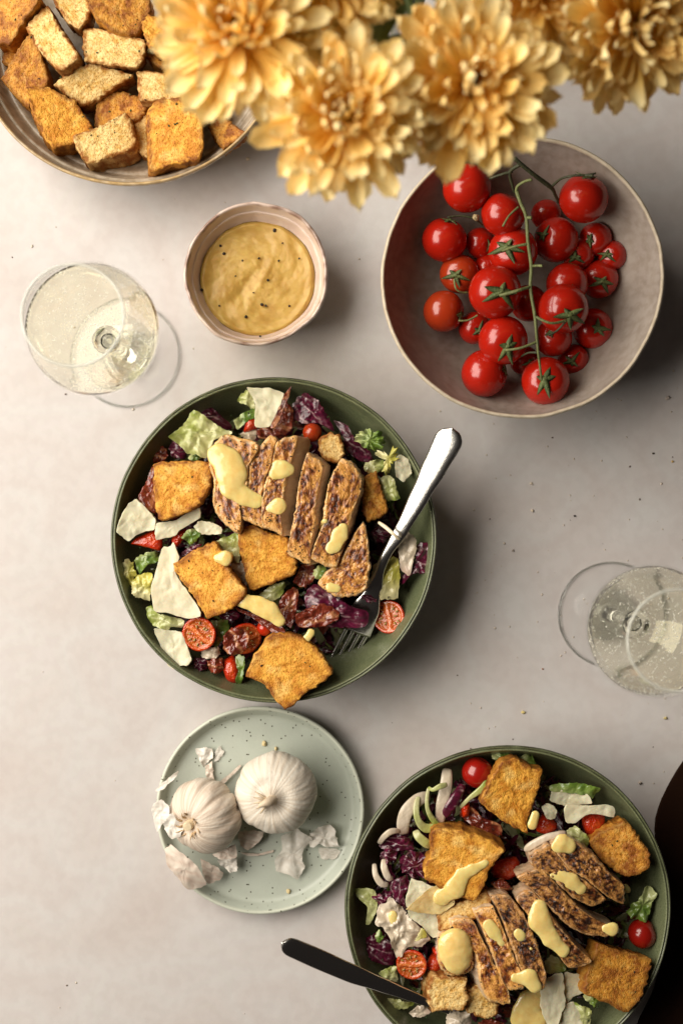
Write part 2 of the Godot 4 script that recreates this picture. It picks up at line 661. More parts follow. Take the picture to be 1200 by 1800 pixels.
func materials():
	var SX := FastNoiseLite.TYPE_SIMPLEX_SMOOTH
	var CE := FastNoiseLite.TYPE_CELLULAR
	var W := Color.WHITE
	var pores := noise_tex(0.045, CE, [Color(0.0, 0.0, 0.0), Color(0.35, 0.35, 0.35), Color(0.8, 0.8, 0.8), W], [0.0, 0.14, 0.30, 1.0], 512, 1, 3)
	var grain := noise_tex(0.03, SX, [Color(0.66, 0.50, 0.33), Color(0.95, 0.90, 0.82), W], [0.05, 0.30, 0.6], 512, 5, 4)
	mat("bread", 0.62, {"bump": pores, "bump_scale": 0.032, "tex": grain, "scale": 30.0, "spec": 0.4})
	var stringy := noise_tex(0.03, SX, [], [], 512, 5, 6)
	mat("chicken", 0.38, {"bump": stringy, "bump_scale": 0.045, "scale": 42.0, "coat": 0.6, "coat_rough": 0.2, "sss": 0.06})
	var soft := noise_tex(0.012, SX, [], [], 512, 4, 8)
	mat("cheese", 0.45, {"bump": soft, "bump_scale": 0.02, "scale": 24.0, "sss": 0.2})
	var wrinkle := noise_tex(0.018, SX, [], [], 512, 4, 12)
	mat("leaf", 0.33, {"bump": wrinkle, "bump_scale": 0.03, "scale": 22.0, "back": Color(0.35, 0.35, 0.35), "coat": 0.3})
	mat("radicchio", 0.3, {"bump": wrinkle, "bump_scale": 0.035, "scale": 22.0, "back": Color(0.2, 0.2, 0.2), "coat": 0.4})
	mat("bacon", 0.24, {"bump": wrinkle, "bump_scale": 0.04, "scale": 34.0, "coat": 0.5})
	mat("sauce", 0.24, {"bump": soft, "bump_scale": 0.012, "scale": 30.0, "sss": 0.25, "coat": 0.5, "coat_rough": 0.12})
	mat("pool", 0.5, {"bump": soft, "bump_scale": 0.012, "scale": 34.0, "sss": 0.15})
	mat("tomato", 0.22, {"sss": 0.06, "coat": 0.3, "coat_rough": 0.08})
	mat("cut", 0.12, {"bump": soft, "bump_scale": 0.05, "scale": 60.0, "sss": 0.15, "coat": 0.6})
	mat("stalk", 0.6, {"bump": soft, "bump_scale": 0.04, "scale": 80.0})
	mat("garlic", 0.55, {"bump": noise_tex(0.02, SX, [], [], 512, 3, 15), "bump_scale": 0.015, "scale": 40.0})
	mat("peel", 0.5, {"back": Color(0.6, 0.6, 0.6)})
	var sheer := mat("sheer", 0.4, {"back": Color(0.5, 0.5, 0.5), "color": Color(1, 1, 1, 0.62)})
	sheer.transparency = BaseMaterial3D.TRANSPARENCY_ALPHA
	mat("petal", 0.65, {"spec": 0.3, "back": Color(0.6, 0.6, 0.6)})
	mat("greenleaf", 0.5, {"vc": false, "color": Color(0.10, 0.16, 0.035).linear_to_srgb(), "back": Color(0.2, 0.2, 0.2)})
	var dots := noise_tex(0.011, CE, [Color(0.25, 0.22, 0.16), Color(0.32, 0.28, 0.2), W, W], [0.0, 0.04, 0.06, 1.0], 1024, 1, 21)
	var fine := noise_tex(0.05, SX, [], [], 512, 3, 23)
	mat("sage_glaze", 0.45, {"tex": dots, "bump": fine, "bump_scale": 0.006, "scale": 11.0})
	var mott := noise_tex(0.05, SX, [Color(0.55, 0.58, 0.50), Color(0.90, 0.92, 0.88), W], [0.0, 0.4, 0.8], 1024, 5, 25)
	mat("green_glaze", 0.38, {"tex": mott, "bump": fine, "bump_scale": 0.012, "scale": 14.0, "coat": 0.15})
	mat("stoneware", 0.5, {"tex": noise_tex(0.03, SX, [Color(0.91, 0.90, 0.88), W], [0.25, 0.7], 512, 5, 27), "bump": fine, "bump_scale": 0.008, "scale": 8.0})
	mat("cream_glaze", 0.35, {"tex": noise_tex(0.03, SX, [Color(0.85, 0.82, 0.77), W], [0.25, 0.7], 512, 5, 29), "scale": 9.0})
	mat("pink_glaze", 0.3, {"bump": fine, "bump_scale": 0.01, "scale": 12.0, "coat": 0.3})
	mat("crumb", 0.8)
	mat("herb", 0.6)
	mat("cloth", 0.95, {"bump": noise_tex(0.2, SX, [], [], 256, 2, 31), "bump_scale": 0.03, "scale": 60.0, "spec": 0.2})
	var st := mat("steel", 0.22, {"vc": false, "color": Color(0.80, 0.79, 0.77), "bump": noise_tex(0.02, SX, [], [], 512, 5, 33), "bump_scale": 0.003, "scale": 30.0})
	st.metallic = 1.0
	var gl := mat("glass", 0.0, {"vc": false, "color": Color(0.99, 1.0, 0.99, 0.0)})     # solid: stems, rims, edges
	gl.transparency = BaseMaterial3D.TRANSPARENCY_ALPHA
	gl.refraction_enabled = true
	gl.refraction_scale = 0.05
	var th := mat("thin_glass", 0.0, {"vc": false, "color": Color(0.95, 0.95, 0.93, 0.03)})
	th.transparency = BaseMaterial3D.TRANSPARENCY_ALPHA
	var rg := mat("rim_glass", 0.05, {"vc": false, "color": Color(0.86, 0.86, 0.82, 0.38)})
	rg.transparency = BaseMaterial3D.TRANSPARENCY_ALPHA
	var wi := mat("wine", 0.0, {"vc": false, "color": Color(0.999, 0.990, 0.92, 0.0)})
	wi.transparency = BaseMaterial3D.TRANSPARENCY_ALPHA
	wi.refraction_enabled = true
	wi.refraction_scale = 0.003
	var bu := mat("bubble", 0.0, {"vc": false, "color": Color(1, 1, 0.97, 0.24)})
	bu.transparency = BaseMaterial3D.TRANSPARENCY_ALPHA

# ---------------------------------------------------------------- the table and the crockery
func tabletop():
	var m := StandardMaterial3D.new()
	var SX := FastNoiseLite.TYPE_SIMPLEX_SMOOTH
	m.albedo_color = Color.WHITE
	m.roughness = 0.55
	m.metallic_specular = 0.4
	m.albedo_texture = noise_tex(0.0035, SX, [Color(0.760, 0.725, 0.708), Color(0.774, 0.750, 0.738), Color(0.780, 0.762, 0.753), Color(0.770, 0.742, 0.730), Color(0.787, 0.773, 0.766)], [0.1, 0.38, 0.5, 0.62, 0.9], 1024, 3, 41)
	m.detail_enabled = true
	m.detail_blend_mode = BaseMaterial3D.BLEND_MODE_MUL
	m.detail_albedo = noise_tex(0.02, SX, [Color(0.985, 0.983, 0.981), Color(1, 1, 1)], [0.3, 0.6], 1024, 6, 43)
	m.detail_uv_layer = BaseMaterial3D.DETAIL_UV_2
	m.uv1_triplanar = true
	m.uv1_world_triplanar = true
	m.uv1_scale = Vector3.ONE * 1.7
	m.uv2_triplanar = true
	m.uv2_world_triplanar = true
	m.uv2_scale = Vector3.ONE * 4.3
	m.heightmap_enabled = true
	m.heightmap_texture = noise_tex(0.012, SX, [], [], 1024, 6, 45)
	m.heightmap_scale = 0.03
	M["table"] = m
	var b := BoxMesh.new()
	b.size = Vector3(1.7, 0.035, 1.5)
	var t := put("tabletop", b, m, Vector3(0.15, -0.0175, 0.0))
	t.set_meta("kind", "structure")
	t.set_meta("label", "pale grey plaster tabletop with pinkish mottling under all the dishes")

func dish(called: String, label: String, cat: String, prof: Array, mat_name: String, tint: Callable, at: Vector3, wob: float, n := 96, group := "") -> Node3D:
	var o := put(called, lathe(prof, n, 5, wob, tint), M[mat_name], at)
	tag(o, label, cat, group)
	return o

func crockery():
	var green := func(p: Vector3, _u: float, r: float) -> Color:
		var c := col3(Color(0.165, 0.178, 0.100), Color(0.130, 0.146, 0.080), 0.5 + n3(p, 60.0, 2.0))
		var groove := exp(-pow((r - 0.1063) / 0.0006, 2.0)) * smoothstep(0.050, 0.053, p.y)
		groove = maxf(groove, smoothstep(0.1068, 0.1076, r) * smoothstep(0.048, 0.053, p.y) * 0.9)
		c = col3(c, Color(0.035, 0.032, 0.014), groove * (0.60 + 1.3 * n3(p, 420.0, 4.0)))
		return col3(c, Color(0.26, 0.27, 0.15), smoothstep(0.0545, 0.0556, p.y) * (0.4 + 0.5 * n3(p, 120.0, 6.0)) * (1.0 - groove))
	var prof := [0.0, 0.008, 0.040, 0.008, 0.066, 0.0095, 0.082, 0.0165, 0.0935, 0.029, 0.1005, 0.043, 0.1038, 0.0525, 0.1046, 0.0550, 0.1054, 0.0557, 0.1063, 0.0551, 0.1071, 0.0556, 0.1079, 0.0548, 0.1078, 0.052, 0.104, 0.040, 0.097, 0.027, 0.086, 0.0135, 0.070, 0.005, 0.058, 0.003, 0.056, 0.0, 0.050, 0.0, 0.048, 0.003, 0.0, 0.003]
	for i in 2:
		var c := P([481, 892][i], [949, 1597][i], 0.0555)
		dish("salad_bowl", ["speckled green stoneware salad bowl in the middle, touching the garlic plate", "speckled green stoneware salad bowl at the lower right, beside the dark cloth"][i], "bowl", prof, "green_glaze", green, Vector3(c.x, 0, c.z), 0.006, 120, "green salad bowls")
	var grey := func(p: Vector3, _u: float, _r: float) -> Color:
		var c := col3(Color(0.40, 0.345, 0.30), Color(0.34, 0.285, 0.245), 0.5 + n3(p, 30.0, 3.0))
		return col3(c, Color(0.62, 0.53, 0.40), smoothstep(0.0628, 0.0645, p.y))
	var tb := [0.0, 0.008, 0.030, 0.0085, 0.050, 0.0135, 0.068, 0.026, 0.081, 0.043, 0.0888, 0.059, 0.0903, 0.0640, 0.0914, 0.0652, 0.0925, 0.0645, 0.0925, 0.061, 0.086, 0.044, 0.073, 0.024, 0.055, 0.0095, 0.036, 0.003, 0.034, 0.0, 0.028, 0.0, 0.026, 0.003, 0.0, 0.003]
	var ct := P(919, 488, 0.0645)
	dish("tomato_bowl", "grey stoneware bowl with a cream rim, holding the tomatoes on the vine", "bowl", tb, "stoneware", grey, Vector3(ct.x, 0, ct.z), 0.018, 110)
	var cream := func(p: Vector3, _u: float, r: float) -> Color:
		var c := col3(Color(0.50, 0.42, 0.32), Color(0.43, 0.35, 0.26), 0.5 + 0.8 * sin(r * 2200.0) * 0.5 + n3(p, 50.0, 3.0) * 0.5)
		return col3(c, Color(0.56, 0.38, 0.16), smoothstep(0.0478, 0.0492, p.y) * (0.6 + 0.8 * n3(p, 200.0)))
	var cb := [0.0, 0.009, 0.045, 0.009, 0.070, 0.010, 0.083, 0.014, 0.0905, 0.022, 0.0940, 0.0232, 0.0985, 0.034, 0.1010, 0.0352, 0.1042, 0.0475, 0.1048, 0.0493, 0.1058, 0.0498, 0.1066, 0.0488, 0.1064, 0.046, 0.1030, 0.033, 0.095, 0.018, 0.084, 0.006, 0.072, 0.003, 0.070, 0.0, 0.062, 0.0, 0.060, 0.003, 0.0, 0.003]
	var cc := P(226, 45, 0.0492)
	dish("crouton_bowl", "cream ringed serving bowl full of croutons in the top left corner", "bowl", cb, "cream_glaze", cream, Vector3(cc.x, 0, cc.z), 0.004, 120)
	var pink := func(p: Vector3, _u: float, r: float) -> Color:
		var c := col3(Color(0.68, 0.55, 0.47), Color(0.60, 0.46, 0.39), 0.5 + n3(p, 90.0, 1.0))
		var worn := smoothstep(0.0375, 0.0398, p.y) * smoothstep(0.1, 0.5, n3(p, 70.0, 7.0) + 0.15)
		return col3(c, Color(0.20, 0.10, 0.065), worn * 0.85)
	var sb := [0.0, 0.007, 0.022, 0.008, 0.033, 0.014, 0.0400, 0.024, 0.0428, 0.0315, 0.0440, 0.0325, 0.0458, 0.0385, 0.0466, 0.0402, 0.0476, 0.0405, 0.0485, 0.0395, 0.0484, 0.037, 0.0455, 0.027, 0.039, 0.013, 0.028, 0.004, 0.025, 0.0, 0.0, 0.0]
	var cs := P(450, 482, 0.04)
	dish("dressing_bowl", "small pinkish handmade bowl of yellow dressing", "bowl", sb, "pink_glaze", pink, Vector3(cs.x, 0, cs.z), 0.035, 90)
	var sage := func(p: Vector3, _u: float, r: float) -> Color:
		var c := col3(Color(0.46, 0.495, 0.425), Color(0.42, 0.45, 0.385), 0.5 + n3(p, 40.0, 1.0))
		return col3(c, Color(0.58, 0.60, 0.49), smoothstep(0.0120, 0.0134, p.y) * 0.7)
	var pl := [0.0, 0.0055, 0.035, 0.0055, 0.058, 0.0055, 0.0645, 0.0062, 0.0672, 0.0095, 0.0692, 0.0124, 0.0703, 0.0135, 0.0714, 0.0134, 0.0721, 0.0124, 0.0718, 0.010, 0.069, 0.004, 0.060, 0.0008, 0.055, 0.0, 0.0, 0.0]
	var cp := P(457, 1425, 0.0134)
	dish("garlic_plate", "small speckled sage green plate with garlic on it", "plate", pl, "sage_glaze", sage, Vector3(cp.x, 0, cp.z), 0.005, 100)
	var cl := slab(PX, [1215, 1325, 1192, 1350, 1166, 1395, 1150, 1450, 1160, 1540, 1172, 1640, 1150, 1740, 1110, 1840, 1280, 1850, 1300, 1330], 0.004, 0.0034, "cloth", {"N": 70, "rings": 14, "na": 0.0012, "nf": 45.0, "soft": 0.5, "r": 0.0015})
	piece("cloth_napkin", "dark brown cloth napkin at the lower right edge of the table", "napkin", "cloth", cl)

# ---------------------------------------------------------------- croutons
func crouton(f: Array, pts: Array, h: float, th: float, kind: String, label: String, o := {}, group := ""):
	var d := {"N": 84, "rings": 18, "na": 0.0007, "nf": 230.0, "jag": 0.0013, "r": 0.0013, "sides": 5, "soft": 0.35}
	d.merge(o, true)
	piece("crouton", label, "crouton", "bread", slab(f, pts, h, th, kind, d), group)

func crouton_bowl():
	var g := "croutons in the cream bowl"
	crouton(T1, [-60, -40, 150, -30, 190, 10, 100, 110, 40, 185, -30, 170], 0.048, 0.022, "brown", "browned crouton in the photo's top left corner, leaning on the cream bowl's wall", {"tx": 0.3, "tz": -0.2}, g)
	crouton(T1, [105, 110, 150, 60, 205, 15, 260, 110, 350, 250, 285, 315, 240, 300, 160, 200], 0.050, 0.018, "crumb", "long pale crouton slanting down between two browned ones near the top left", {"tx": 0.12, "tz": 0.1, "shift": Vector2(0.002, 0.001)}, g)
	crouton(T1, [220, -30, 390, -30, 395, 80, 350, 135, 290, 90], 0.046, 0.02, "crumb", "pale crouton cut off by the photo's top edge, with a browned lower corner", {"tz": 0.25}, g)
	crouton(T1, [375, -10, 440, -40, 640, -30, 665, 30, 600, 150, 500, 140, 420, 80], 0.052, 0.02, "brown", "dark browned crouton at the top of the cream bowl, left of the chrysanthemum", {"tx": -0.1, "tz": -0.1}, g)
	crouton(T1, [365, 120, 500, 135, 635, 172, 632, 260, 600, 300, 375, 272], 0.047, 0.02, "crumb", "oblong crouton below the dark browned one, pale cut side up", {"tz": 0.12, "shift": Vector2(-0.001, -0.003)}, g)
	crouton(T1, [5, 340, 130, 165, 158, 168, 218, 345, 190, 390, 125, 395, 118, 468], 0.043, 0.02, "brown", "triangular browned crouton against the left wall of the cream bowl", {"tx": 0.05, "tz": -0.25}, g)
	crouton(T1, [240, 375, 330, 300, 420, 285, 585, 325, 500, 385, 385, 455, 345, 455], 0.040, 0.018, "crumb", "curved half slice crouton in the middle of the cream bowl", {"tz": -0.3, "tx": -0.1}, g)
	crouton(T1, [120, 390, 210, 385, 330, 440, 408, 560, 330, 622, 240, 655, 185, 590, 140, 480], 0.044, 0.024, "toast", "toasted wedge crouton dotted with herbs at the bowl's lower left", {"tx": -0.22, "tz": -0.05, "shift": Vector2(-0.003, 0.001)}, g)
	crouton(T1, [415, 520, 440, 420, 520, 398, 600, 420, 655, 460, 610, 530, 420, 565], 0.032, 0.02, "brown", "rounded browned crouton half under two pale ones", {}, g)
	crouton(T1, [320, 602, 450, 550, 560, 495, 600, 600, 582, 652, 440, 705, 385, 717, 342, 662], 0.041, 0.022, "crumb", "pale oblong crouton nearest the cream bowl's lower rim", {"tz": -0.15, "tx": -0.1, "shift": Vector2(0.001, 0.003)}, g)
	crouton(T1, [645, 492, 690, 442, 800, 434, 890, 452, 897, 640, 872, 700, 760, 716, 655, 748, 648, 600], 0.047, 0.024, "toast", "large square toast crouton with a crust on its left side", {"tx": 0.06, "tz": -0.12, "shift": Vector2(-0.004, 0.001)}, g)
	crouton(T1, [602, 308, 740, 318, 880, 328, 872, 442, 700, 442, 612, 446], 0.044, 0.02, "crumb", "long pale crouton directly above the large square one", {"tz": 0.15}, g)
	crouton(T1, [590, 540, 640, 500, 700, 520, 690, 690, 640, 690, 592, 650], 0.030, 0.018, "crumb", "pale crouton mostly hidden left of the large square one", {}, g)
	crouton(T1, [912, 530, 962, 488, 1040, 560, 1082, 590, 982, 656, 940, 600], 0.037, 0.018, "brown", "orange browned crouton at the right end of the cream bowl, under the petals", {"tx": 0.25}, g)
	crouton(T1, [885, 425, 950, 412, 990, 470, 960, 500, 905, 535], 0.032, 0.018, "brown", "small browned crouton between the large square one and the petals", {}, g)
	crouton(T1, [620, 90, 650, 60, 740, 100, 800, 180, 740, 270, 650, 200], 0.049, 0.02, "toast", "golden crouton partly covered by the leftmost chrysanthemum", {"tx": -0.1}, g)
	crouton(T1, [640, 212, 700, 200, 778, 285, 760, 325, 660, 275], 0.036, 0.018, "brown", "small browned crouton peeping out below the leftmost chrysanthemum", {}, g)
	crouton(T1, [760, 60, 900, 40, 980, 180, 900, 300, 790, 220], 0.043, 0.02, "toast", "crouton behind the leftmost chrysanthemum, almost hidden by petals", {}, g)
	crouton(T1, [20, 190, 90, 180, 120, 230, 60, 300, 10, 270], 0.026, 0.016, "brown", "browned crouton low in the gap beside the triangular one", {}, g)
	# chopped herbs clinging to them
	herbs("chopped_herbs", "flecks of chopped green herbs scattered over the croutons", P(200, 90, 0.0), 0.085, 110, 0.02)

func herbs(called: String, label: String, at: Vector3, r: float, n: int, low: float, pepper := false):
	var v := PackedVector3Array()
	var c := PackedColorArray()
	var ix := PackedInt32Array()
	for i in n:
		var a := rng.randf() * TAU
		var d := sqrt(rng.randf()) * r
		var p := Vector3(at.x + cos(a) * d, 0, at.z + sin(a) * d)
		p.y = surf(p.x, p.z, low)
		if p.y <= low or pepper and not top_kind in ["chicken", "charred"]:
			continue
		if not pepper and top_kind == "cheese":
			continue
		var s := rng.randf_range(0.00022, 0.00062) if pepper else rng.randf_range(0.0003, 0.0008)
		var b := v.size()
		var ang := rng.randf() * TAU
		for k in 6:
			var q := [Vector3(1.5, 0, 0), Vector3(0, 0, 0.8), Vector3(-1.3, 0, 0.1), Vector3(0.1, 0, -0.9), Vector3(0, 0.6, 0), Vector3(0, -0.6, 0)][k] as Vector3
			v.append(p + q.rotated(Vector3.UP, ang) * s + Vector3(0, s * 0.6, 0) - at)
			c.append(Color(0.03, 0.06, 0.012) if i % 4 and not pepper else Color(0.02, 0.013, 0.009))
		ix.append_array([b + 4, b, b + 1, b + 4, b + 1, b + 2, b + 4, b + 2, b + 3, b + 4, b + 3, b, b + 5, b + 1, b, b + 5, b + 2, b + 1, b + 5, b + 3, b + 2, b + 5, b, b + 3])
	var o := put(called, mk(v, c, ix, true), M.herb, at)
	tag(o, label, "herbs")
	o.set_meta("kind", "stuff")

# ---------------------------------------------------------------- tomatoes
func calyx(tip_r: float, seed_: float) -> ArrayMesh:
	var v := PackedVector3Array()
	var c := PackedColorArray()
	var ix := PackedInt32Array()
	for s in 5:
		var a := TAU * (s + 0.25 * sin(seed_ + s * 2.1)) / 5.0 + seed_
		var len := tip_r * (0.75 + 0.3 * sin(seed_ * 3.0 + s * 1.7))
		var b := v.size()
		for i in 7:
			var u := i / 6.0
			var w := tip_r * 0.19 * (1.0 - u) * (0.8 + u * 1.1) + 0.00012
			var d := u * len
			var y := 0.0012 + 0.2 * d * u * u * (1.0 + sin(seed_ * 5.0 + s * 3.0)) + (0.0 if i else 0.0004) - 0.35 * d * d / tip_r
			for j in 4:
				var o: Array = [[-1, 0], [0, 0.6], [1, 0], [0, -0.5]][j]
				v.append(Vector3(cos(a) * d - sin(a) * w * o[0], y + w * 0.5 * o[1], sin(a) * d + cos(a) * w * o[0]))
				c.append(col3(Color(0.13, 0.16, 0.050), Color(0.055, 0.08, 0.022), u + 0.3 * sin(s * 2.0)))
		quads(ix, b, 7, 4, true)
	return mk(v, c, ix, true)

func cherry(x: float, y: float, r: float, h: float, axis: Vector3, leafy: float, label: String, f := T4, tone := 0.0):
	var rr: float = r / f[2] * S * (1.0 - h / D)
	var p := F(f, x, y, h)
	var t := root("cherry_tomato", p - Vector3(0, rr, 0))
	tag(t, label, "tomato", "whole cherry tomatoes in the grey bowl" if f == T4 else "")
	var v := PackedVector3Array()
	var c := PackedColorArray()
	var sd := rng.randf() * 40.0
	for i in 26:
		var th := PI * i / 25.0
		for j in 34:
			var ph := TAU * j / 34
			var dip := 1.0 - 0.13 * exp(-pow(th / 0.33, 2.0))
			var u := Vector3(sin(th) * cos(ph), cos(th) * 0.97, sin(th) * sin(ph)) * dip
			u *= 1.0 + 0.02 * nz.get_noise_3d(u.x + sd, u.y, u.z)
			v.append(u * rr)
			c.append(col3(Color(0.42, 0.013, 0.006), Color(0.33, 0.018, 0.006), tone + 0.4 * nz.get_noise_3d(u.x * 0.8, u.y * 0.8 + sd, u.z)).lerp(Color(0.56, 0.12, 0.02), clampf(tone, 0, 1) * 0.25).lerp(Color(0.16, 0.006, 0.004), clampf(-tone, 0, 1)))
	var ix := PackedInt32Array()
	quads(ix, 0, 26, 34, true)
	var turn := Basis(Quaternion(Vector3.UP, axis.normalized()))
	var s := put("skin", mk(v, c, ix), M.tomato, Vector3(0, rr, 0), t)
	s.basis = turn
	if leafy > 0.0:
		var k := put("calyx", calyx(rr * 0.80 * leafy, sd), M.stalk, Vector3(0, rr, 0) + turn.y * rr * 0.86, t)
		k.basis = turn

func tomato_bowl():
	var L := [
		[370, 232, 100, 0.055, -0.3, 1.0, -0.7, 0.0, "bright tomato at the top left of the grey bowl, touched by petals"],
		[843, 275, 100, 0.054, 0.2, 0.6, -1.0, 0.8, "tomato alone against the grey bowl's upper right wall"],
		[515, 340, 90, 0.056, 0.4, 0.4, -0.9, 0.0, "tomato crossed by the thin upper twig of the vine"],
		[278, 442, 92, 0.040, 0.3, 0.6, -1.0, 0.7, "leftmost tomato, lying on the grey bowl's left floor"],
		[422, 456, 64, 0.030, 0.6, 0.8, 0.3, 0.7, "half hidden tomato right of the leftmost one"],
		[556, 490, 100, 0.050, -0.43, 1.0, -0.03, 1.0, "tomato with the highest calyx on the vine's left side"],
		[730, 442, 92, 0.036, -0.8, 0.8, -0.1, 0.7, "shaded tomato right of the vine's upper half"],
		[890, 440, 68, 0.030, -0.5, 0.8, 0.2, 0.8, "small dim tomato below the one on the upper right wall"],
		[338, 580, 80, 0.034, -0.28, 1.0, 0.25, 0.95, "orange red tomato with its own calyx left of the vine"],
		[483, 655, 108, 0.060, 0.17, 1.0, 0.13, 1.0, "large glossy tomato with a dark green star left of the vine's middle"],
		[275, 732, 85, 0.036, 0.9, 0.5, 0.3, 0.8, "orange red tomato at the grey bowl's lower left"],
		[775, 620, 85, 0.040, 0.0, 0.9, 0.6, 0.7, "tomato behind the large one on the vine's right side"],
		[905, 602, 78, 0.027, 0.0, 1.0, 0.3, 0.9, "deep shaded tomato at the far right of the heap"],
		[760, 722, 102, 0.058, 0.15, 1.0, 0.45, 1.0, "large tomato with a calyx on the vine's right side"],
		[400, 800, 66, 0.028, 0.2, 0.9, 0.3, 0.9, "small dull tomato between two large ones at lower left"],
		[516, 850, 100, 0.054, 0.1, 1.0, 0.42, 1.0, "tomato with a calyx below the largest one, left of the vine"],
		[720, 840, 76, 0.036, -0.3, 1.0, -0.3, 0.6, "tomato tucked behind the vine's lower branch"],
		[878, 802, 82, 0.026, 0.1, 1.0, 0.1, 0.9, "very dark tomato at the lower right of the heap"],
		[440, 985, 96, 0.042, 0.9, 0.4, -0.1, 0.6, "tomato without a star at the bottom left of the heap"],
		[688, 1015, 98, 0.046, -0.17, 1.0, 0.02, 1.0, "lowest tomato, hanging at the end of the vine with an upright star"],
		[620, 700, 75, 0.031, 0.3, 1.0, 0.0, 0.0, "shadowed tomato under the middle of the vine"],
		[600, 930, 60, 0.025, 0.3, 1.0, 0.3, 0.8, "shadowed tomato under the vine's lower end"],
		[820, 500, 66, 0.030, -0.4, 1.0, 0.4, 0.9, "dim tomato in the heap's shaded right middle"],
		[960, 505, 60, 0.030, -0.7, 1.0, 0.1, 0.9, "dim tomato farthest right, below the one with a small star"],
		[800, 930, 64, 0.024, -0.3, 1.0, 0.2, 0.9, "very dark tomato right of the vine's lower end"],
		[455, 560, 62, 0.028, 0.2, 1.0, 0.2, 0.0, "shadowed tomato between the starred ones on the left"],
		[690, 340, 62, 0.026, 0.3, 1.0, 0.3, 0.0, "shadowed tomato under the vine's upper end"],
	]
	for e in L:
		cherry(e[0], e[1], e[2], e[3], Vector3(e[4], e[5], e[6]), e[7], e[8], T4, 0.8 if e[8].contains("orange") else 0.0)
	var green := Color(0.17, 0.19, 0.065)
	var dark := Color(0.055, 0.06, 0.025)
	var base := F(T4, 630, 560, 0.075)
	var vine := root("tomato_vine", base)
	tag(vine, "green tomato vine with short stubs running down the middle of the heap", "vine")
	stem(vine, "stem", base, [570, 245, 0.074, 590, 300, 0.076, 610, 350, 0.077, 617, 450, 0.077, 630, 550, 0.078, 627, 640, 0.079, 645, 750, 0.078, 655, 870, 0.074, 666, 960, 0.069, 672, 1010, 0.064], [8, 7, 7.5, 7, 7, 7, 7, 6, 5, 4.5], green)
	stem(vine, "twig", base, [570, 248, 0.074, 575, 225, 0.076, 605, 205, 0.079, 633, 198, 0.081], [7, 6, 5.5, 6.5], green * 1.3)
	stem(vine, "twig", base, [578, 310, 0.075, 540, 345, 0.076, 515, 388, 0.076], [5, 4, 4.5], green)
	stem(vine, "stub", base, [610, 352, 0.077, 632, 353, 0.079], [6, 7], green * 1.3)
	stem(vine, "stub", base, [630, 550, 0.078, 655, 547, 0.079, 676, 548, 0.081], [6, 5, 6], green * 1.3)
	stem(vine, "twig", base, [612, 460, 0.077, 560, 470, 0.076, 514, 487, 0.0685], [6, 5, 6], green)
	stem(vine, "twig", base, [627, 632, 0.079, 570, 650, 0.083, 503, 668, 0.0785], [6, 7, 7], green)
	stem(vine, "twig", base, [650, 755, 0.078, 710, 780, 0.080, 772, 769, 0.0765], [6, 5, 6], green)
	stem(vine, "twig", base, [655, 855, 0.074, 590, 880, 0.076, 527, 890, 0.0715], [6, 5, 6], green)
	stem(vine, "twig", base, [700, 830, 0.070, 735, 810, 0.072, 770, 772, 0.0765], [5, 4, 5], dark)
	stem(vine, "twig", base, [655, 900, 0.070, 620, 900, 0.066, 590, 915, 0.06], [5, 4, 3.5], dark)
	var b2 := F(T4, 700, 200, 0.07)
	var v2 := root("tomato_vine", b2)
	tag(v2, "dark leafless tomato vine lying across the grey bowl's upper rim", "vine")
	stem(v2, "stem", b2, [560, 110, 0.078, 600, 145, 0.075, 650, 185, 0.070, 712, 232, 0.062, 728, 262, 0.056, 742, 290, 0.050], [9, 9, 9, 10, 7, 6], dark)
	stem(v2, "twig", b2, [712, 228, 0.062, 750, 195, 0.072, 800, 182, 0.0785, 850, 180, 0.079, 892, 172, 0.079], [6, 5, 5, 5, 4], dark)
	stem(v2, "twig", b2, [590, 135, 0.076, 545, 165, 0.070, 552, 215, 0.064, 562, 250, 0.06], [8, 8, 7, 5], dark)
	stem(v2, "twig", b2, [555, 165, 0.070, 500, 180, 0.068, 462, 195, 0.064], [7, 6, 5], dark)
	stem(v2, "stub", b2, [848, 180, 0.079, 880, 182, 0.083], [5, 6], dark)
	var b3 := F(T4, 360, 350, 0.055)
	var v3 := root("tomato_stalk", b3)
	tag(v3, "thin dark stalk with a dried tip above the leftmost tomato", "stalk")
	stem(v3, "stem", b3, [290, 352, 0.062, 340, 345, 0.060, 395, 355, 0.058, 432, 382, 0.052], [4, 4, 5, 4], dark)
	put("dried_tip", ball(Vector3(0.0022, 0.0016, 0.0022), 10, 12, 0.0012, 900.0, Color(0.35, 0.26, 0.13)), M.stalk, F(T4, 405, 352, 0.060) - b3, v3)
	var b4 := F(T4, 340, 650, 0.05)
	var v4 := root("tomato_stalk", b4)
	tag(v4, "curved green stalk joining two orange red tomatoes on the left", "stalk")
	stem(v4, "stem", b4, [318, 602, 0.050, 325, 640, 0.052, 350, 655, 0.050, 374, 656, 0.048], [4.5, 4, 4, 4], green)
	stem(v4, "twig", b4, [335, 770, 0.046, 375, 768, 0.046, 412, 748, 0.046], [4, 4, 4], green)

func stem(parent: Node3D, called: String, base: Vector3, pts: Array, rs: Array, colour: Color):
	var p := PackedVector3Array()
	for i in range(0, pts.size(), 3):
		p.append(F(T4, pts[i], pts[i + 1], pts[i + 2]) - base)
	var r := []
	for x in rs:
		r.append(x / 2.3077 * S * 0.93)
	put(called, tube(p, r, 9, colour), M.stalk, Vector3.ZERO, parent)

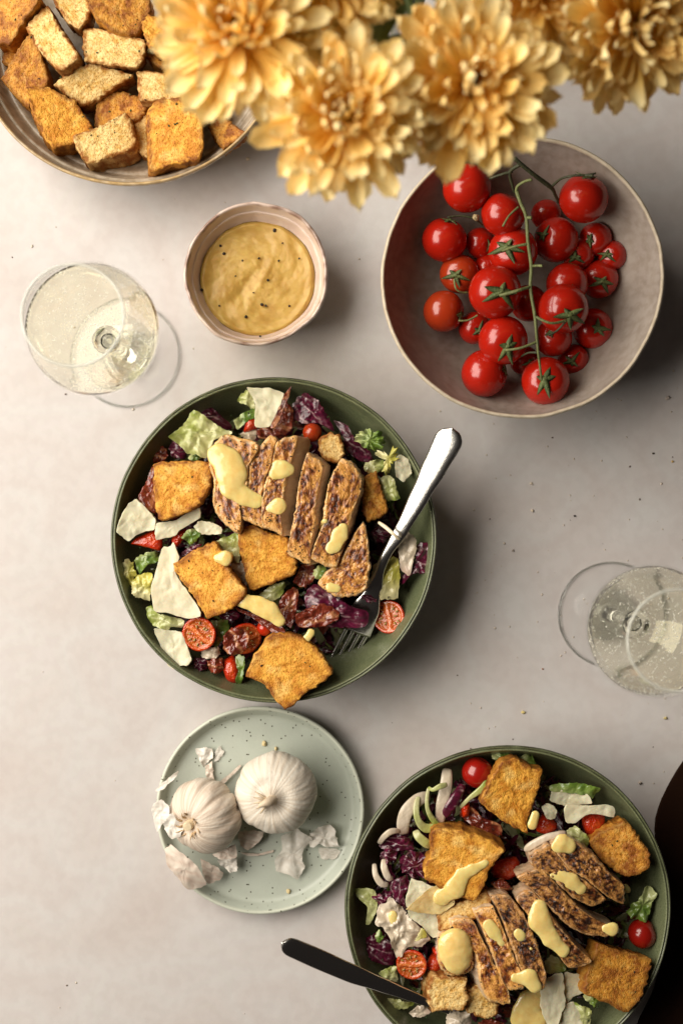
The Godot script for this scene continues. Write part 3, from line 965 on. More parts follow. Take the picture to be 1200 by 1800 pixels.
# half a tomato, cut face up: face with two seed chambers, skin below
func half(f: Array, x: float, y: float, r: float, h: float, spin: float, tilt: Vector3, label: String):
	var rr: float = r / f[2] * S * (1.0 - h / D)
	var p := F(f, x, y, h)
	var t := root("tomato_half", p - Vector3(0, rr * 0.8, 0))
	tag(t, label, "tomato half", "cut cherry tomatoes")
	var v := PackedVector3Array()
	var c := PackedColorArray()
	var sd := rng.randf() * 30.0
	var rows := 22
	var n := 48
	for i in rows:
		var u := i / float(rows - 1)
		for j in n:
			var a := TAU * j / n
			var q := Vector3(cos(a), 0, sin(a)) * u
			var b := absf(q.z + 0.05 * sin(q.x * 4.0 + sd))
			var inside := smoothstep(0.10, 0.18, b) * smoothstep(0.84, 0.74, u) * smoothstep(0.97, 0.85, absf(q.x) + 0.1)
			var nn := n3(q, 7.0, sd)
			var rim := 1.0 + 0.03 * nz.get_noise_2d(cos(a) + sd, sin(a))
			v.append(Vector3(q.x * rr * rim, -0.0009 * inside * (1.0 + nn) + 0.0003 * nn - (0.0005 if u > 0.97 else 0.0), q.z * rr * rim))
			var flesh := col3(Color(0.62, 0.10, 0.020), Color(0.72, 0.26, 0.07), smoothstep(0.16, 0.0, b) * (0.7 + nn) + 0.3 * nn)
			var gel := col3(Color(0.42, 0.055, 0.010), Color(0.62, 0.17, 0.03), 0.5 + nn)
			c.append(col3(flesh, gel, inside).lerp(Color(0.52, 0.03, 0.008), smoothstep(0.86, 0.98, u)))
	for i in 9:
		var th := PI / 2.0 * (i + 1) / 9.0
		for j in n:
			var a := TAU * j / n
			var rim := 1.0 + 0.03 * nz.get_noise_2d(cos(a) + sd, sin(a))
			v.append(Vector3(cos(a) * cos(th) * rim, -sin(th) * 0.8 - 0.03, sin(a) * cos(th) * rim) * rr)
			c.append(Color(0.50, 0.02, 0.007))
	var ix := PackedInt32Array()
	quads(ix, 0, rows + 9, n, true)
	var bas := Basis(Quaternion(Vector3.UP, (Vector3.UP + tilt).normalized())) * Basis(Vector3.UP, spin)
	var fl := put("flesh", mk(v, c, ix), M.cut, Vector3(0, rr * 0.8, 0), t)
	fl.basis = bas
	var pip := ball(Vector3(1.0, 0.45, 0.5), 8, 10, 0.0, 1.0, Color(0.74, 0.46, 0.14))
	for s in 2:
		for k in 5:
			var a := (-0.95 + 0.475 * k) + 0.12 * sin(sd + k * 3.0 + s)
			var d := 0.54 + 0.12 * sin(sd * 2.0 + k * 2.3 + s)
			var q: Vector3 = Vector3(sin(a) * d, 0, cos(a) * d * (1.0 if s else -1.0)) * rr
			var o := put("seed", pip, M.cut, Vector3(0, rr * 0.8, 0) + bas * (q + Vector3(0, -0.0002, 0)), t)
			o.basis = bas * Basis(Vector3.UP, atan2(q.x, q.z) + PI / 2.0) * Basis.from_scale(Vector3.ONE * rr * 0.115)

# ---------------------------------------------------------------- the small bowl of dressing
func sauce_bowl():
	var c := P(455, 495, 0.022)
	var cs := P(450, 482, 0.04)
	var R := 0.0405
	var v := PackedVector3Array()
	var cl := PackedColorArray()
	var rows := 60
	var n := 120
	for i in rows:
		var u := i / float(rows - 1)
		for j in n:
			var a := TAU * j / n
			var q := Vector3(cos(a), 0, sin(a)) * u * (R - 0.001)
			var sw := Vector3(q.x, 0, q.z).rotated(Vector3.UP, 1.0 * (1.0 - u))
			var y := 0.0235 + 0.0016 * n3(sw, 34.0, 3.0) + 0.0005 * n3(q, 120.0, 9.0)
			y += 0.0009 * exp(-pow((q.x + q.z * 0.5 - 0.004) / 0.003, 2.0)) * smoothstep(0.03, 0.0, absf(q.z - 0.002))
			y -= 0.0020 * exp(-pow((q.x * 0.8 + q.z * 0.6 + 0.004) / 0.004, 2.0)) * smoothstep(0.028, 0.0, absf(q.z - 0.008))
			y += 0.0016 * (smoothstep(0.8, 1.0, u)) - 0.0025 * smoothstep(0.93, 1.0, u)
			v.append(Vector3(q.x, y, q.z))
			cl.append(col3(Color(0.56, 0.355, 0.085), Color(0.45, 0.255, 0.048), 0.5 + n3(sw, 50.0, 2.0) + 0.6 * n3(q, 300.0, 4.0)))
	var ix := PackedInt32Array()
	quads(ix, 0, rows, n, true)
	# a bottom to the pool
	var b := v.size()
	for j in n:
		var a := TAU * j / n
		v.append(Vector3(cos(a) * 0.028, 0.0125, sin(a) * 0.028))
		cl.append(Color(0.6, 0.4, 0.1))
	v.append(Vector3(0, 0.0095, 0))
	cl.append(Color(0.6, 0.4, 0.1))
	for j in n:
		var k := (j + 1) % n
		ix.append_array([b - n + j, b + j, b - n + k, b - n + k, b + j, b + k, b + j, v.size() - 1, b + k])
	var pool := put("dressing_pool", mk(v, cl, ix), M.pool, Vector3(cs.x, 0, cs.z))
	tag(pool, "yellow creamy dressing swirled in the small pinkish bowl", "dressing")
	for e in [[957, 133, 1.3], [773, 218, 1.0], [900, 235, 0.7], [972, 245, 0.7], [933, 316, 0.8], [692, 350, 0.9], [911, 404, 1.1], [853, 448, 1.0], [1010, 408, 0.7], [840, 244, 0.6], [1047, 237, 0.6], [1110, 286, 0.6], [760, 190, 0.8], [905, 520, 0.8], [925, 408, 0.8], [756, 408, 0.6], [815, 300, 0.5], [880, 360, 0.5], [985, 180, 0.5]]:
		var q := F([20, 340, 2.069], e[0], e[1], 0.025) - Vector3(cs.x, 0.0, cs.z)
		put("pepper_fleck", ball(Vector3.ONE * 0.0011 * e[2], 7, 8, 0.0004, 1500.0, Color(0.02, 0.015, 0.01)), M.herb, Vector3(q.x, 0.0245 + 0.0016 * n3(Vector3(q.x, 0, q.z), 42.0, 3.0), q.z), pool)

# ---------------------------------------------------------------- garlic
func bulb(label: String, x: float, y: float, r: float, axis: Vector3, kind: int):
	var h := 0.0055 + r * 0.86
	var p := F(G6, x, y, h)
	var t := root("garlic_bulb", Vector3(p.x, 0.0055, p.z))
	tag(t, label, "garlic", "garlic bulbs on the plate")
	var v := PackedVector3Array()
	var c := PackedColorArray()
	var rows := 60
	var n := 180
	var sd := 3.0 + kind * 11.0
	for i in rows:
		var u := i / float(rows - 1)
		var th := PI * u
		for j in n:
			var ph := TAU * j / n
			var lob := absf(cos(ph * 4.0 + 1.3 * sin(ph + sd) + 0.5 * sin(ph * 2.0 + sd) + kind))
			var lobe := pow(1.0 - lob, 1.5) * (0.55 + 0.8 * nz.get_noise_2d(cos(ph) * 1.1 + 3.0, sin(ph) * 1.1 + sd))
			var girth := sin(th)
			var k := 1.0 - (0.075 if kind else 0.04) * lobe * smoothstep(0.10, 0.40, u) * smoothstep(1.0, 0.75, u)
			k += 0.06 * nz.get_noise_2d(cos(ph) * 1.3 + sd, sin(ph) * 1.3 + u * 1.5)
			var q := Vector3(girth * cos(ph) * k, cos(th) * 0.80, girth * sin(ph) * k)
			if kind == 0:
				q.y += 0.10 * exp(-pow(u / 0.05, 2.0)) - 0.08 * exp(-pow((u - 0.11) / 0.06, 2.0))
			else:
				q.y -= 0.20 * exp(-pow(u / 0.085, 2.0))
			var ridge := sin(ph * 34.0 + 2.0 * nz.get_noise_2d(ph * 2.0 + sd, u * 2.0)) * 0.5 + 0.5
			ridge = pow(ridge, 3.0)
			var fine := nz.get_noise_2d(ph * 26.0 + sd, u * 1.1) + 0.5 * nz.get_noise_2d(ph * 5.0 + sd, u * 2.5)
			q *= 1.0 + 0.003 * ridge + 0.006 * fine
			v.append(q * r)
			var w := col3(Color(0.76, 0.71, 0.62), Color(0.60, 0.52, 0.42), 0.45 + fine * 0.9)
			if kind == 1:
				w = col3(Color(0.71, 0.63, 0.53), Color(0.52, 0.41, 0.32), 0.45 + fine * 1.2 + 0.3 * nz.get_noise_2d(ph, u * 2.0))
			w = col3(w, Color(0.50, 0.37, 0.25), ridge * 0.22 + lobe * 0.15 + smoothstep(0.12, 0.02, u) * 0.5)
			c.append(w)
	var ix := PackedInt32Array()
	quads(ix, 0, rows, n, true)
	var turn := Basis(Quaternion(Vector3.UP, axis.normalized()))
	var s := put("bulb", mk(v, c, ix), M.garlic, Vector3(0, r * 0.86, 0), t)
	s.basis = turn
	if kind == 1:
		var nk := PackedVector3Array([Vector3(0, r * 0.50, 0), Vector3(0, r * 0.72, 0), Vector3(r * 0.02, r * 0.80, 0)])
		put("cut_stalk", tube(nk, [r * 0.12, r * 0.13, r * 0.115], 16, Color(0.80, 0.66, 0.44)), M.garlic, Vector3(0, r * 0.86, 0), t).basis = turn
		for k in 11:
			var a := TAU * k / 11.0 + rng.randf() * 0.3
			var w := 0.16 + 0.1 * rng.randf()
			var pts := PackedVector3Array([Vector3(cos(a) * w, 0.52, sin(a) * w) * r, Vector3(cos(a) * (w + 0.05), 0.68 + 0.1 * rng.randf(), sin(a) * (w + 0.05)) * r, Vector3(cos(a + 0.2) * (w + 0.16), 0.74 + 0.16 * rng.randf(), sin(a + 0.2) * (w + 0.16)) * r])
			put("neck_shred", tube(pts, [r * 0.05, r * 0.035, r * 0.008], 6, Color(0.66, 0.46, 0.26)), M.peel, Vector3(0, r * 0.86, 0), t).basis = turn
	else:
		var pts := PackedVector3Array([Vector3(0.02, 0.66, 0) * r, Vector3(0.0, 0.86, 0.02) * r, Vector3(-0.10, 0.95, 0.05) * r, Vector3(-0.24, 0.95, 0.12) * r])
		put("neck", tube(pts, [r * 0.22, r * 0.13, r * 0.09, r * 0.045], 14, Color(0.72, 0.58, 0.42)), M.garlic, Vector3(0, r * 0.86, 0), t).basis = turn
		for k in 5:
			var a := 2.2 + k * 0.35
			var q2 := PackedVector3Array([Vector3(cos(a) * 0.08, 0.80, sin(a) * 0.08) * r, Vector3(cos(a) * 0.22, 0.85, sin(a) * 0.22) * r, Vector3(cos(a) * 0.42, 0.78, sin(a) * 0.42) * r])
			put("neck_shred", tube(q2, [r * 0.03, r * 0.03, r * 0.01], 6, Color(0.70, 0.56, 0.38)), M.peel, Vector3(0, r * 0.86, 0), t).basis = turn

func garlic_plate():
	bulb("plump white garlic bulb in the centre of the plate, its dry neck folded over", 688, 505, 0.0278, Vector3(-0.12, 1.0, 0.02), 0)
	bulb("pinkish garlic bulb on the plate's left, cut stalk showing in its opened neck", 325, 622, 0.0262, Vector3(-0.62, 1.0, 0.22), 1)
	var pk := {"N": 50, "rings": 10, "r": 0.0001, "ruf": 0.0016, "rk": 4.0, "jag": 0.0009, "soft": 0.3, "na": 0.0003, "nf": 500.0}
	var add := func(pts: Array, h: float, kind: String, label: String, o := {}):
		var d := pk.duplicate()
		d.merge(o, true)
		piece("garlic_skin", label, "garlic skin", "sheer" if label.contains("translucent") or label.contains("glassy") else "peel", slab(G6, pts, h, 0.0004, kind, d), "papery garlic skins")
	add.call([65, 505, 90, 470, 130, 435, 188, 392, 180, 420, 140, 460, 110, 490], 0.021, "peel", "narrow white garlic skin sliver sticking over the plate's upper left rim", {"tx": 0.1, "N": 40})
	add.call([48, 600, 60, 560, 100, 540, 140, 575, 140, 640, 105, 670, 75, 715, 60, 660], 0.034, "peel", "white skin flap curling off the left bulb past the plate's rim", {"curl": Vector2(18, 0), "tx": 0.2})
	add.call([108, 665, 150, 610, 185, 650, 215, 690, 195, 735, 150, 742, 115, 700], 0.040, "peel", "bright white skin flap beside the left bulb's opened neck", {"curl": Vector2(0, 14)})
	add.call([275, 285, 310, 275, 360, 280, 362, 330, 330, 355, 315, 380, 290, 330], 0.0085, "peel", "crinkled white skin scrap above the left bulb", {"ruf": 0.0022})
	add.call([325, 370, 360, 350, 370, 440, 335, 430], 0.008, "pinkpeel", "short pinkish skin strip standing between the scrap and the left bulb", {"N": 40})
	add.call([375, 300, 400, 265, 420, 300, 400, 335, 370, 350], 0.0068, "peel", "tiny translucent skin flake beside the crinkled scrap", {"N": 36, "ruf": 0.0008})
	add.call([120, 800, 150, 770, 240, 830, 290, 880, 325, 960, 330, 985, 290, 1000, 235, 1003, 180, 930, 130, 870], 0.022, "pinkpeel", "long pinkish clove skin at the plate's lower left rim", {"curl": Vector2(14, -14), "ruf": 0.001, "dome": 0.004, "tz": -0.12})
	add.call([300, 850, 380, 880, 420, 920, 400, 950, 340, 975, 325, 950], 0.012, "pinkpeel", "pinkish clove skin lying under the left bulb's lower edge", {"dome": 0.003})
	add.call([360, 830, 420, 800, 480, 770, 490, 840, 440, 850, 400, 850], 0.021, "pinkpeel", "torn skin edge hanging from the left bulb's right underside", {})
	add.call([390, 855, 440, 840, 485, 850, 490, 910, 450, 918, 410, 885], 0.014, "peel", "folded white skin scrap below the left bulb", {"ruf": 0.002})
	add.call([495, 710, 560, 700, 630, 712, 590, 770, 545, 805, 505, 780], 0.013, "pinkpeel", "pinkish skin triangle between the two bulbs", {"ruf": 0.002, "tz": -0.1})
	add.call([505, 815, 560, 825, 620, 820, 680, 800, 670, 815, 600, 832, 540, 832], 0.007, "pinkpeel", "thin curved skin strip under the gap between the bulbs", {"N": 40, "ruf": 0.0005})
	add.call([395, 455, 450, 410, 500, 365, 510, 372, 460, 425, 415, 465], 0.008, "pinkpeel", "thin pink skin strip between the two bulbs' upper sides", {"N": 40, "ruf": 0.0006})
	add.call([715, 730, 790, 698, 860, 725, 878, 752, 830, 800, 820, 850, 838, 890, 800, 960, 760, 930, 690, 915, 680, 850, 720, 800], 0.0105, "peel", "large translucent skin sheet below the white bulb", {"ruf": 0.0022, "rk": 5.0})
	add.call([862, 720, 900, 690, 945, 672, 990, 690, 1000, 750, 1015, 790, 950, 785, 905, 770, 880, 790, 860, 775], 0.0105, "peel", "ruffled skin piece right of the large sheet", {"ruf": 0.003, "rk": 6.0})
	add.call([910, 790, 1000, 795, 1022, 815, 985, 850, 920, 850], 0.0068, "peel", "flat glassy skin flake near the plate's right rim", {"ruf": 0.0006, "N": 36})
	for e in [[627, 255, 0.0016, "larger pale garlic crumb above the white bulb"], [688, 280, 0.0011, "smaller pale garlic crumb by the white bulb's top"], [752, 1015, 0.0014, "pale garlic crumb alone near the plate's lower rim"]]:
		var q := F(G6, e[0], e[1], 0.006)
		tag(put("garlic_crumb", ball(Vector3(e[2], e[2] * 0.7, e[2] * 1.3), 9, 11, 0.0006, 900.0, Color(0.62, 0.50, 0.27)), M.crumb, Vector3(q.x, 0.0062, q.z)), e[3], "crumb")

# ---------------------------------------------------------------- the salads
func bed(cx: float, cy: float, label: String, sd: int):
	var at := P(cx, cy, 0.03)
	var r2 := RandomNumberGenerator.new()
	r2.seed = sd
	var v := PackedVector3Array()
	var c := PackedColorArray()
	var ix := PackedInt32Array()
	for s in 800:
		var a := r2.randf() * TAU
		var d := sqrt(r2.randf()) * 0.088
		var lift := 0.010 + 0.029 * (1.0 - d / 0.10) * r2.randf_range(0.4, 1.2) + smoothstep(0.06, 0.088, d) * 0.008
		var p := Vector3(cos(a) * d, lift, sin(a) * d)
		var len := r2.randf_range(0.014, 0.034)
		var wid := r2.randf_range(0.0018, 0.0065)
		var bend := r2.randf_range(-30.0, 30.0)
		var bas := Basis.from_euler(Vector3(r2.randf_range(-0.7, 0.7), r2.randf() * TAU, r2.randf_range(-0.7, 0.7)))
		var kind := r2.randf()
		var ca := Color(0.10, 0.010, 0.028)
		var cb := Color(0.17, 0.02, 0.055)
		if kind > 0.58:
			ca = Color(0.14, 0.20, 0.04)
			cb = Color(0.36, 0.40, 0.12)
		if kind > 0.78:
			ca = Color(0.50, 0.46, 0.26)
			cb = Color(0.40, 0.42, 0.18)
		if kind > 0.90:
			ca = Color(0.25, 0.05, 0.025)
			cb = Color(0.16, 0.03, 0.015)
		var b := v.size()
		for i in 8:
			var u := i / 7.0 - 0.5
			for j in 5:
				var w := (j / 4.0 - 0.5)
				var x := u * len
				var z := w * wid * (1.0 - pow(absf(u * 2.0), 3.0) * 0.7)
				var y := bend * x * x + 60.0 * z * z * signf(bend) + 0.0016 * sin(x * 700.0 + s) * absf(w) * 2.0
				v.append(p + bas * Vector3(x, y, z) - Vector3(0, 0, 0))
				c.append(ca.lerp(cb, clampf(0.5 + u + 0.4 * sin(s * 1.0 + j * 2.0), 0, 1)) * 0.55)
		quads(ix, b, 8, 5, false)
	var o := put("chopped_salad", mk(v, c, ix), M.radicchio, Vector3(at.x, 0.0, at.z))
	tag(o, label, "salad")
	o.set_meta("kind", "stuff")

func leafy(called: String, cat: String, f: Array, pts: Array, h: float, kind: String, label: String, o := {}):
	var d := {"N": 60, "rings": 14, "r": 0.00025, "ruf": 0.0022, "rk": 4.0, "jag": 0.0012, "na": 0.0004, "nf": 150.0, "soft": 0.75, "dome": 0.0025}
	d.merge(o, true)
	piece(called, label, cat, "radicchio" if kind == "radicchio" else "leaf", slab(f, pts, h, o.get("th", 0.0008), kind, d))

func cheese(f: Array, pts: Array, h: float, label: String, o := {}, kind := "cheese"):
	var d := {"N": 52, "rings": 12, "r": 0.0003, "jag": 0.0006, "na": 0.0005, "nf": 120.0, "soft": 0.35, "ruf": 0.0011, "rk": 2.0, "curl": Vector2(rng.randf_range(-4, 4), rng.randf_range(-4, 4))}
	d.merge(o, true)
	piece("parmesan_shaving", label, "parmesan", "cheese", slab(f, pts, h, o.get("th", 0.0013), kind, d), "parmesan shavings on the salads")

func bacon(f: Array, pts: Array, h: float, label: String, o := {}):
	var d := {"N": 54, "rings": 12, "r": 0.0007, "ruf": 0.0022, "rk": 4.0, "jag": 0.001, "na": 0.0009, "nf": 260.0, "soft": 0.5}
	d.merge(o, true)
	piece("bacon_piece", label, "bacon", "bacon", slab(f, pts, h, o.get("th", 0.0022), "bacon", d), "bacon pieces in the salads")

func chicken(f: Array, pts: Array, h: float, label: String, kind := "chicken", o := {}, group := ""):
	var d := {"N": 110, "rings": 24, "r": 0.0014, "na": 0.0012, "nf": 210.0, "jag": 0.0008, "sides": 6, "soft": 0.5, "dome": 0.0015}
	d.merge(o, true)
	piece("chicken_slice", label, "chicken", "chicken", slab(f, pts, h, o.get("th", 0.022), kind, d), group)

func wedge(f: Array, pts: Array, h: float, label: String, o := {}):
	var d := {"N": 44, "rings": 10, "r": 0.003, "dome": 0.003, "na": 0.0005, "nf": 200.0, "soft": 0.7}
	d.merge(o, true)
	piece("tomato_piece", label, "tomato", "cut", slab(f, pts, h, o.get("th", 0.009), "tomato", d))

func salad_one():
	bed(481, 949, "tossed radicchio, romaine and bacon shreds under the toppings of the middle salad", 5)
	# low layer
	leafy("radicchio_leaf", "radicchio", Z2, [180, 240, 250, 170, 330, 215, 385, 300, 425, 395, 340, 350, 260, 350, 195, 320], 0.046, "radicchio", "shiny purple radicchio leaf below the bowl's upper rim, right of the bacon spike", {"dir": Vector2(1, 0.8), "dome": 0.004})
	leafy("radicchio_leaf", "radicchio", Z2, [420, 330, 500, 360, 540, 430, 640, 520, 640, 580, 560, 560, 490, 500, 470, 410], 0.040, "radicchio", "dark radicchio leaf behind the little cube crouton", {"dir": Vector2(1, 0.7)})
	leafy("radicchio_leaf", "radicchio", Z1, [455, 510, 500, 500, 560, 590, 540, 630, 470, 610, 440, 560], 0.040, "radicchio", "small radicchio leaf showing left of the pale romaine square")
	leafy("radicchio_leaf", "radicchio", Z1, [540, 330, 640, 250, 760, 320, 860, 420, 760, 440, 640, 380], 0.038, "radicchio", "dark radicchio leaf above the pale romaine square")
	bacon(Z1, [235, 885, 290, 770, 325, 670, 350, 700, 345, 860, 350, 990, 300, 960, 255, 920], 0.050, "red brown bacon strip on the left, behind the largest crouton's left edge", {"dir": Vector2(0.3, -1), "tx": -0.2})
	bacon(Z1, [320, 560, 400, 540, 440, 600, 400, 640, 340, 650], 0.040, "dark bacon scrap at the upper left inside the bowl's rim")
	leafy("romaine_leaf", "lettuce", Z1, [445, 482, 530, 405, 590, 315, 615, 305, 690, 350, 770, 415, 870, 455, 790, 490, 740, 500, 705, 600, 680, 625, 610, 590, 555, 590, 530, 550], 0.054, "romaine", "square pale yellow romaine piece at the upper left of the middle salad", {"dir": Vector2(-0.7, -0.5), "ruf": 0.003, "curl": Vector2(9, -9), "soft": 0.3})
	leafy("romaine_leaf", "lettuce", Z1, [590, 590, 640, 590, 655, 620, 600, 640, 560, 625], 0.046, "green", "dark green lettuce tip under the romaine square")
	leafy("romaine_leaf", "lettuce", Z1, [888, 245, 950, 170, 1005, 215, 1002, 310, 955, 275], 0.050, "romaine", "pale crinkled lettuce tip left of the upper parmesan shaving", {"dir": Vector2(-1, -0.3)})
	leafy("romaine_leaf", "lettuce", Z1, [868, 380, 900, 345, 960, 310, 1005, 285, 1008, 345, 925, 405, 890, 430], 0.051, "green", "bright green lettuce tip above a tomato cube at the top", {"dir": Vector2(1, -0.6)})
	wedge(Z1, [925, 445, 955, 350, 1010, 350, 1025, 415, 960, 450], 0.050, "red tomato cube under the upper parmesan shaving")
	leafy("romaine_leaf", "lettuce", Z1, [905, 465, 960, 430, 1020, 420, 1010, 490, 950, 495], 0.047, "rib", "pale onion like rib below the tomato cube")
	bacon(Z1, [1010, 430, 1100, 410, 1200, 420, 1210, 480, 1100, 500, 1030, 490], 0.049, "bacon piece above the chicken's upper edge", {"dir": Vector2(1, 0.2)})
	cheese(Z1, [950, 152, 1040, 158, 1110, 155, 1195, 190, 1175, 270, 1150, 330, 1105, 412, 1005, 418, 1003, 250], 0.055, "large parmesan shaving below the bowl's upper rim", {"tz": 0.15})
	bacon(Z2, [172, 128, 160, 190, 120, 300, 80, 372, 48, 368, 95, 270, 130, 180], 0.061, "orange brown bacon spike pointing at the bowl's upper rim", {"dir": Vector2(0.4, -1), "ruf": 0.001})
	bacon(Z2, [150, 230, 185, 270, 180, 380, 120, 420, 70, 420, 100, 330], 0.051, "dark bacon piece right of the orange spike")
	cherry(295, 400, 57, 0.046, Vector3(1, 0.3, 0.5), 0.0, "small whole tomato above the chicken, left of the cube crouton", Z2, 0.9)
	crouton(Z2, [330, 440, 350, 420, 405, 402, 462, 415, 485, 520, 470, 550, 430, 582, 350, 550], 0.056, 0.018, "crumb", "little cube crouton above the fourth chicken slice", {"N": 44, "tz": -0.1})
	leafy("lettuce_frill", "lettuce", Z2, [540, 430, 570, 400, 605, 388, 680, 398, 712, 450, 690, 505, 640, 498, 575, 470], 0.052, "green", "frilly green lettuce tip by the bowl's upper right wall", {"ruf": 0.004, "rk": 9.0, "jag": 0.003})
	leafy("lettuce_frill", "lettuce", Z2, [655, 520, 700, 505, 745, 530, 765, 490, 800, 505, 790, 560, 760, 600, 730, 655, 700, 640, 715, 570], 0.054, "yellowleaf", "spiky yellow green frisee tip beside the round parmesan", {"ruf": 0.003, "rk": 7.0, "jag": 0.004})
	leafy("romaine_leaf", "lettuce", Z2, [598, 585, 640, 570, 705, 558, 712, 620, 640, 645, 605, 630], 0.049, "romaine", "pale green lettuce square below the frilly tip")
	leafy("romaine_leaf", "lettuce", Z2, [688, 690, 720, 650, 762, 660, 805, 785, 745, 805, 710, 770], 0.048, "romaine", "pale green rib under the round parmesan", {"dir": Vector2(0.3, 1)})
	cheese(Z2, [778, 600, 790, 545, 812, 530, 860, 558, 880, 640, 850, 670, 830, 692, 785, 660], 0.055, "rounded parmesan shaving touching the bowl's right wall", {"tx": -0.3})
	crouton(Z2, [600, 665, 640, 640, 672, 628, 700, 720, 740, 845, 718, 890, 622, 925, 588, 850], 0.055, 0.02, "brown", "orange crouton in the shade between chicken and fork", {"tx": -0.1})
	leafy("romaine_leaf", "lettuce", Z3, [222, 235, 260, 205, 305, 190, 380, 190, 372, 250, 300, 280, 250, 332, 222, 290], 0.046, "green", "light green curled lettuce below the red tomato wedge", {"dir": Vector2(0.4, 1), "ruf": 0.003, "dome": 0.004})
	leafy("romaine_leaf", "lettuce", Z3, [130, 260, 175, 245, 212, 262, 220, 330, 205, 400, 165, 400, 130, 330], 0.046, "yellowleaf", "yellow lettuce ruffle against the bowl's left wall", {"ruf": 0.0035, "jag": 0.003})
	leafy("romaine_leaf", "lettuce", Z3, [198, 390, 230, 345, 290, 325, 335, 335, 330, 420, 312, 505, 240, 490, 195, 460], 0.050, "yellowleaf", "bright yellow lettuce leaf left of the big parmesan shaving", {"ruf": 0.003, "dir": Vector2(0.4, -1)})
	leafy("romaine_leaf", "lettuce", Z3, [288, 565, 320, 540, 350, 585, 440, 610, 545, 640, 532, 690, 470, 680, 405, 712, 320, 655], 0.049, "romaine", "yellow green romaine fold under the big parmesan shaving", {"ruf": 0.003, "dir": Vector2(-1, -0.3)})
	leafy("romaine_leaf", "lettuce", Z3, [270, 690, 330, 660, 345, 720, 375, 800, 350, 800, 310, 760], 0.040, "green", "dark green leaf low against the bowl's lower left wall")
	cheese(Z1, [100, 1105, 110, 1050, 135, 978, 180, 915, 222, 890, 272, 930, 332, 1000, 352, 1030, 346, 1090, 272, 1105, 225, 1130, 172, 1170], 0.054, "wide parmesan shaving at the bowl's left wall", {"tx": -0.15})
	cheese(Z1, [350, 1052, 420, 1040, 482, 1030, 600, 960, 640, 945, 650, 1010, 520, 1090, 480, 1130, 402, 1152, 350, 1158], 0.056, "parmesan shaving tucked under the largest crouton's lower edge", {"tz": -0.15})
	wedge(Z3, [185, 135, 215, 100, 260, 80, 350, 40, 392, 100, 386, 178, 300, 160, 240, 145], 0.047, "red tomato wedge below the wide left parmesan shaving", {"tz": 0.2})
	wedge(Z3, [455, 110, 490, 60, 550, 40, 540, 90, 500, 150, 470, 150], 0.049, "narrow tomato wedge below the parmesan under the largest crouton")
	leafy("romaine_leaf", "lettuce", Z3, [525, 95, 570, 40, 640, 38, 650, 70, 600, 135, 560, 120], 0.053, "green", "pale green lettuce knob above the middle left crouton", {"ruf": 0.003, "dir": Vector2(0.5, 1)})
	cheese(Z3, [600, 20, 650, -20, 740, 0, 785, 25, 790, 70, 700, 75, 640, 70], 0.055, "stick of parmesan between the chicken and the middle left crouton")
	leafy("romaine_leaf", "lettuce", Z3, [755, 115, 830, 85, 905, 60, 910, 200, 905, 250, 850, 268, 790, 200], 0.049, "romaine", "pale green rib between the two middle croutons", {"dir": Vector2(0.2, -1)})
	leafy("romaine_leaf", "lettuce", Z3, [850, 275, 925, 250, 950, 400, 905, 370], 0.047, "rib", "pale stem piece between the two middle croutons, lower down")
	leafy("romaine_leaf", "lettuce", Z3, [1000, 505, 1100, 420, 1200, 385, 1192, 460, 1110, 525, 1040, 525], 0.048, "romaine", "green edged lettuce rib under the middle crouton's lower edge", {"dir": Vector2(1, -0.5)})
	leafy("radicchio_leaf", "radicchio", Z3, [530, 190, 590, 145, 660, 135, 620, 190, 560, 220], 0.050, "radicchio", "radicchio sliver at the middle left crouton's upper corner")
	cheese(Z3, [345, 330, 370, 240, 398, 152, 440, 160, 470, 122, 492, 180, 512, 232, 470, 272, 492, 350, 560, 440, 640, 560, 652, 612, 562, 632, 422, 590, 342, 580, 318, 440], 0.057, "largest parmesan shaving, left of the middle left crouton", {"th": 0.0024, "tx": 0.05})
	cheese(Z3, [338, 690, 430, 705, 522, 718, 560, 810, 592, 900, 562, 935, 520, 935, 472, 962, 430, 935, 380, 800], 0.052, "parmesan shaving leaning over the bowl's lower left rim", {"tz": 0.05, "tx": 0.05})
	half(Z3, 635, 732, 114, 0.053, 2.5, Vector3(-0.1, 0, 0.1), "halved cherry tomato facing up beside the lower left parmesan")
	leafy("romaine_leaf", "lettuce", Z3, [715, 650, 760, 635, 825, 640, 832, 700, 765, 805, 712, 790], 0.044, "green", "dark green leaf between the two lower tomato halves")
	half(Z3, 945, 762, 108, 0.049, 0.3, Vector3(0.3, 0, 0.3), "halved cherry tomato half covered by a bacon square")
	bacon(Z3, [808, 722, 880, 680, 930, 700, 968, 745, 942, 842, 862, 872, 800, 835], 0.058, "bacon square lying on a tomato half", {"dir": Vector2(0.4, 1)})
	wedge(Z3, [800, 905, 862, 875, 905, 960, 882, 1062, 820, 1035, 795, 960], 0.042, "red tomato wedge low at the bowl's bottom wall", {"dome": 0.005})
	leafy("romaine_leaf", "lettuce", Z3, [880, 882, 940, 880, 922, 1040, 882, 1075], 0.043, "green", "dark green blade beside the low tomato wedge", {"N": 40})
	leafy("radicchio_leaf", "radicchio", Z3, [590, 905, 640, 880, 690, 895, 692, 960, 622, 968], 0.044, "radicchio", "small radicchio curl below the left tomato half")
	bacon(Z3, [690, 905, 740, 885, 785, 892, 800, 955, 770, 985, 715, 985], 0.046, "bacon nugget below the left tomato half", {"dome": 0.003})
	leafy("romaine_leaf", "lettuce", Z3, [655, 842, 750, 808, 778, 852, 742, 892, 665, 885], 0.046, "rib", "white chicory chip under the left tomato half")
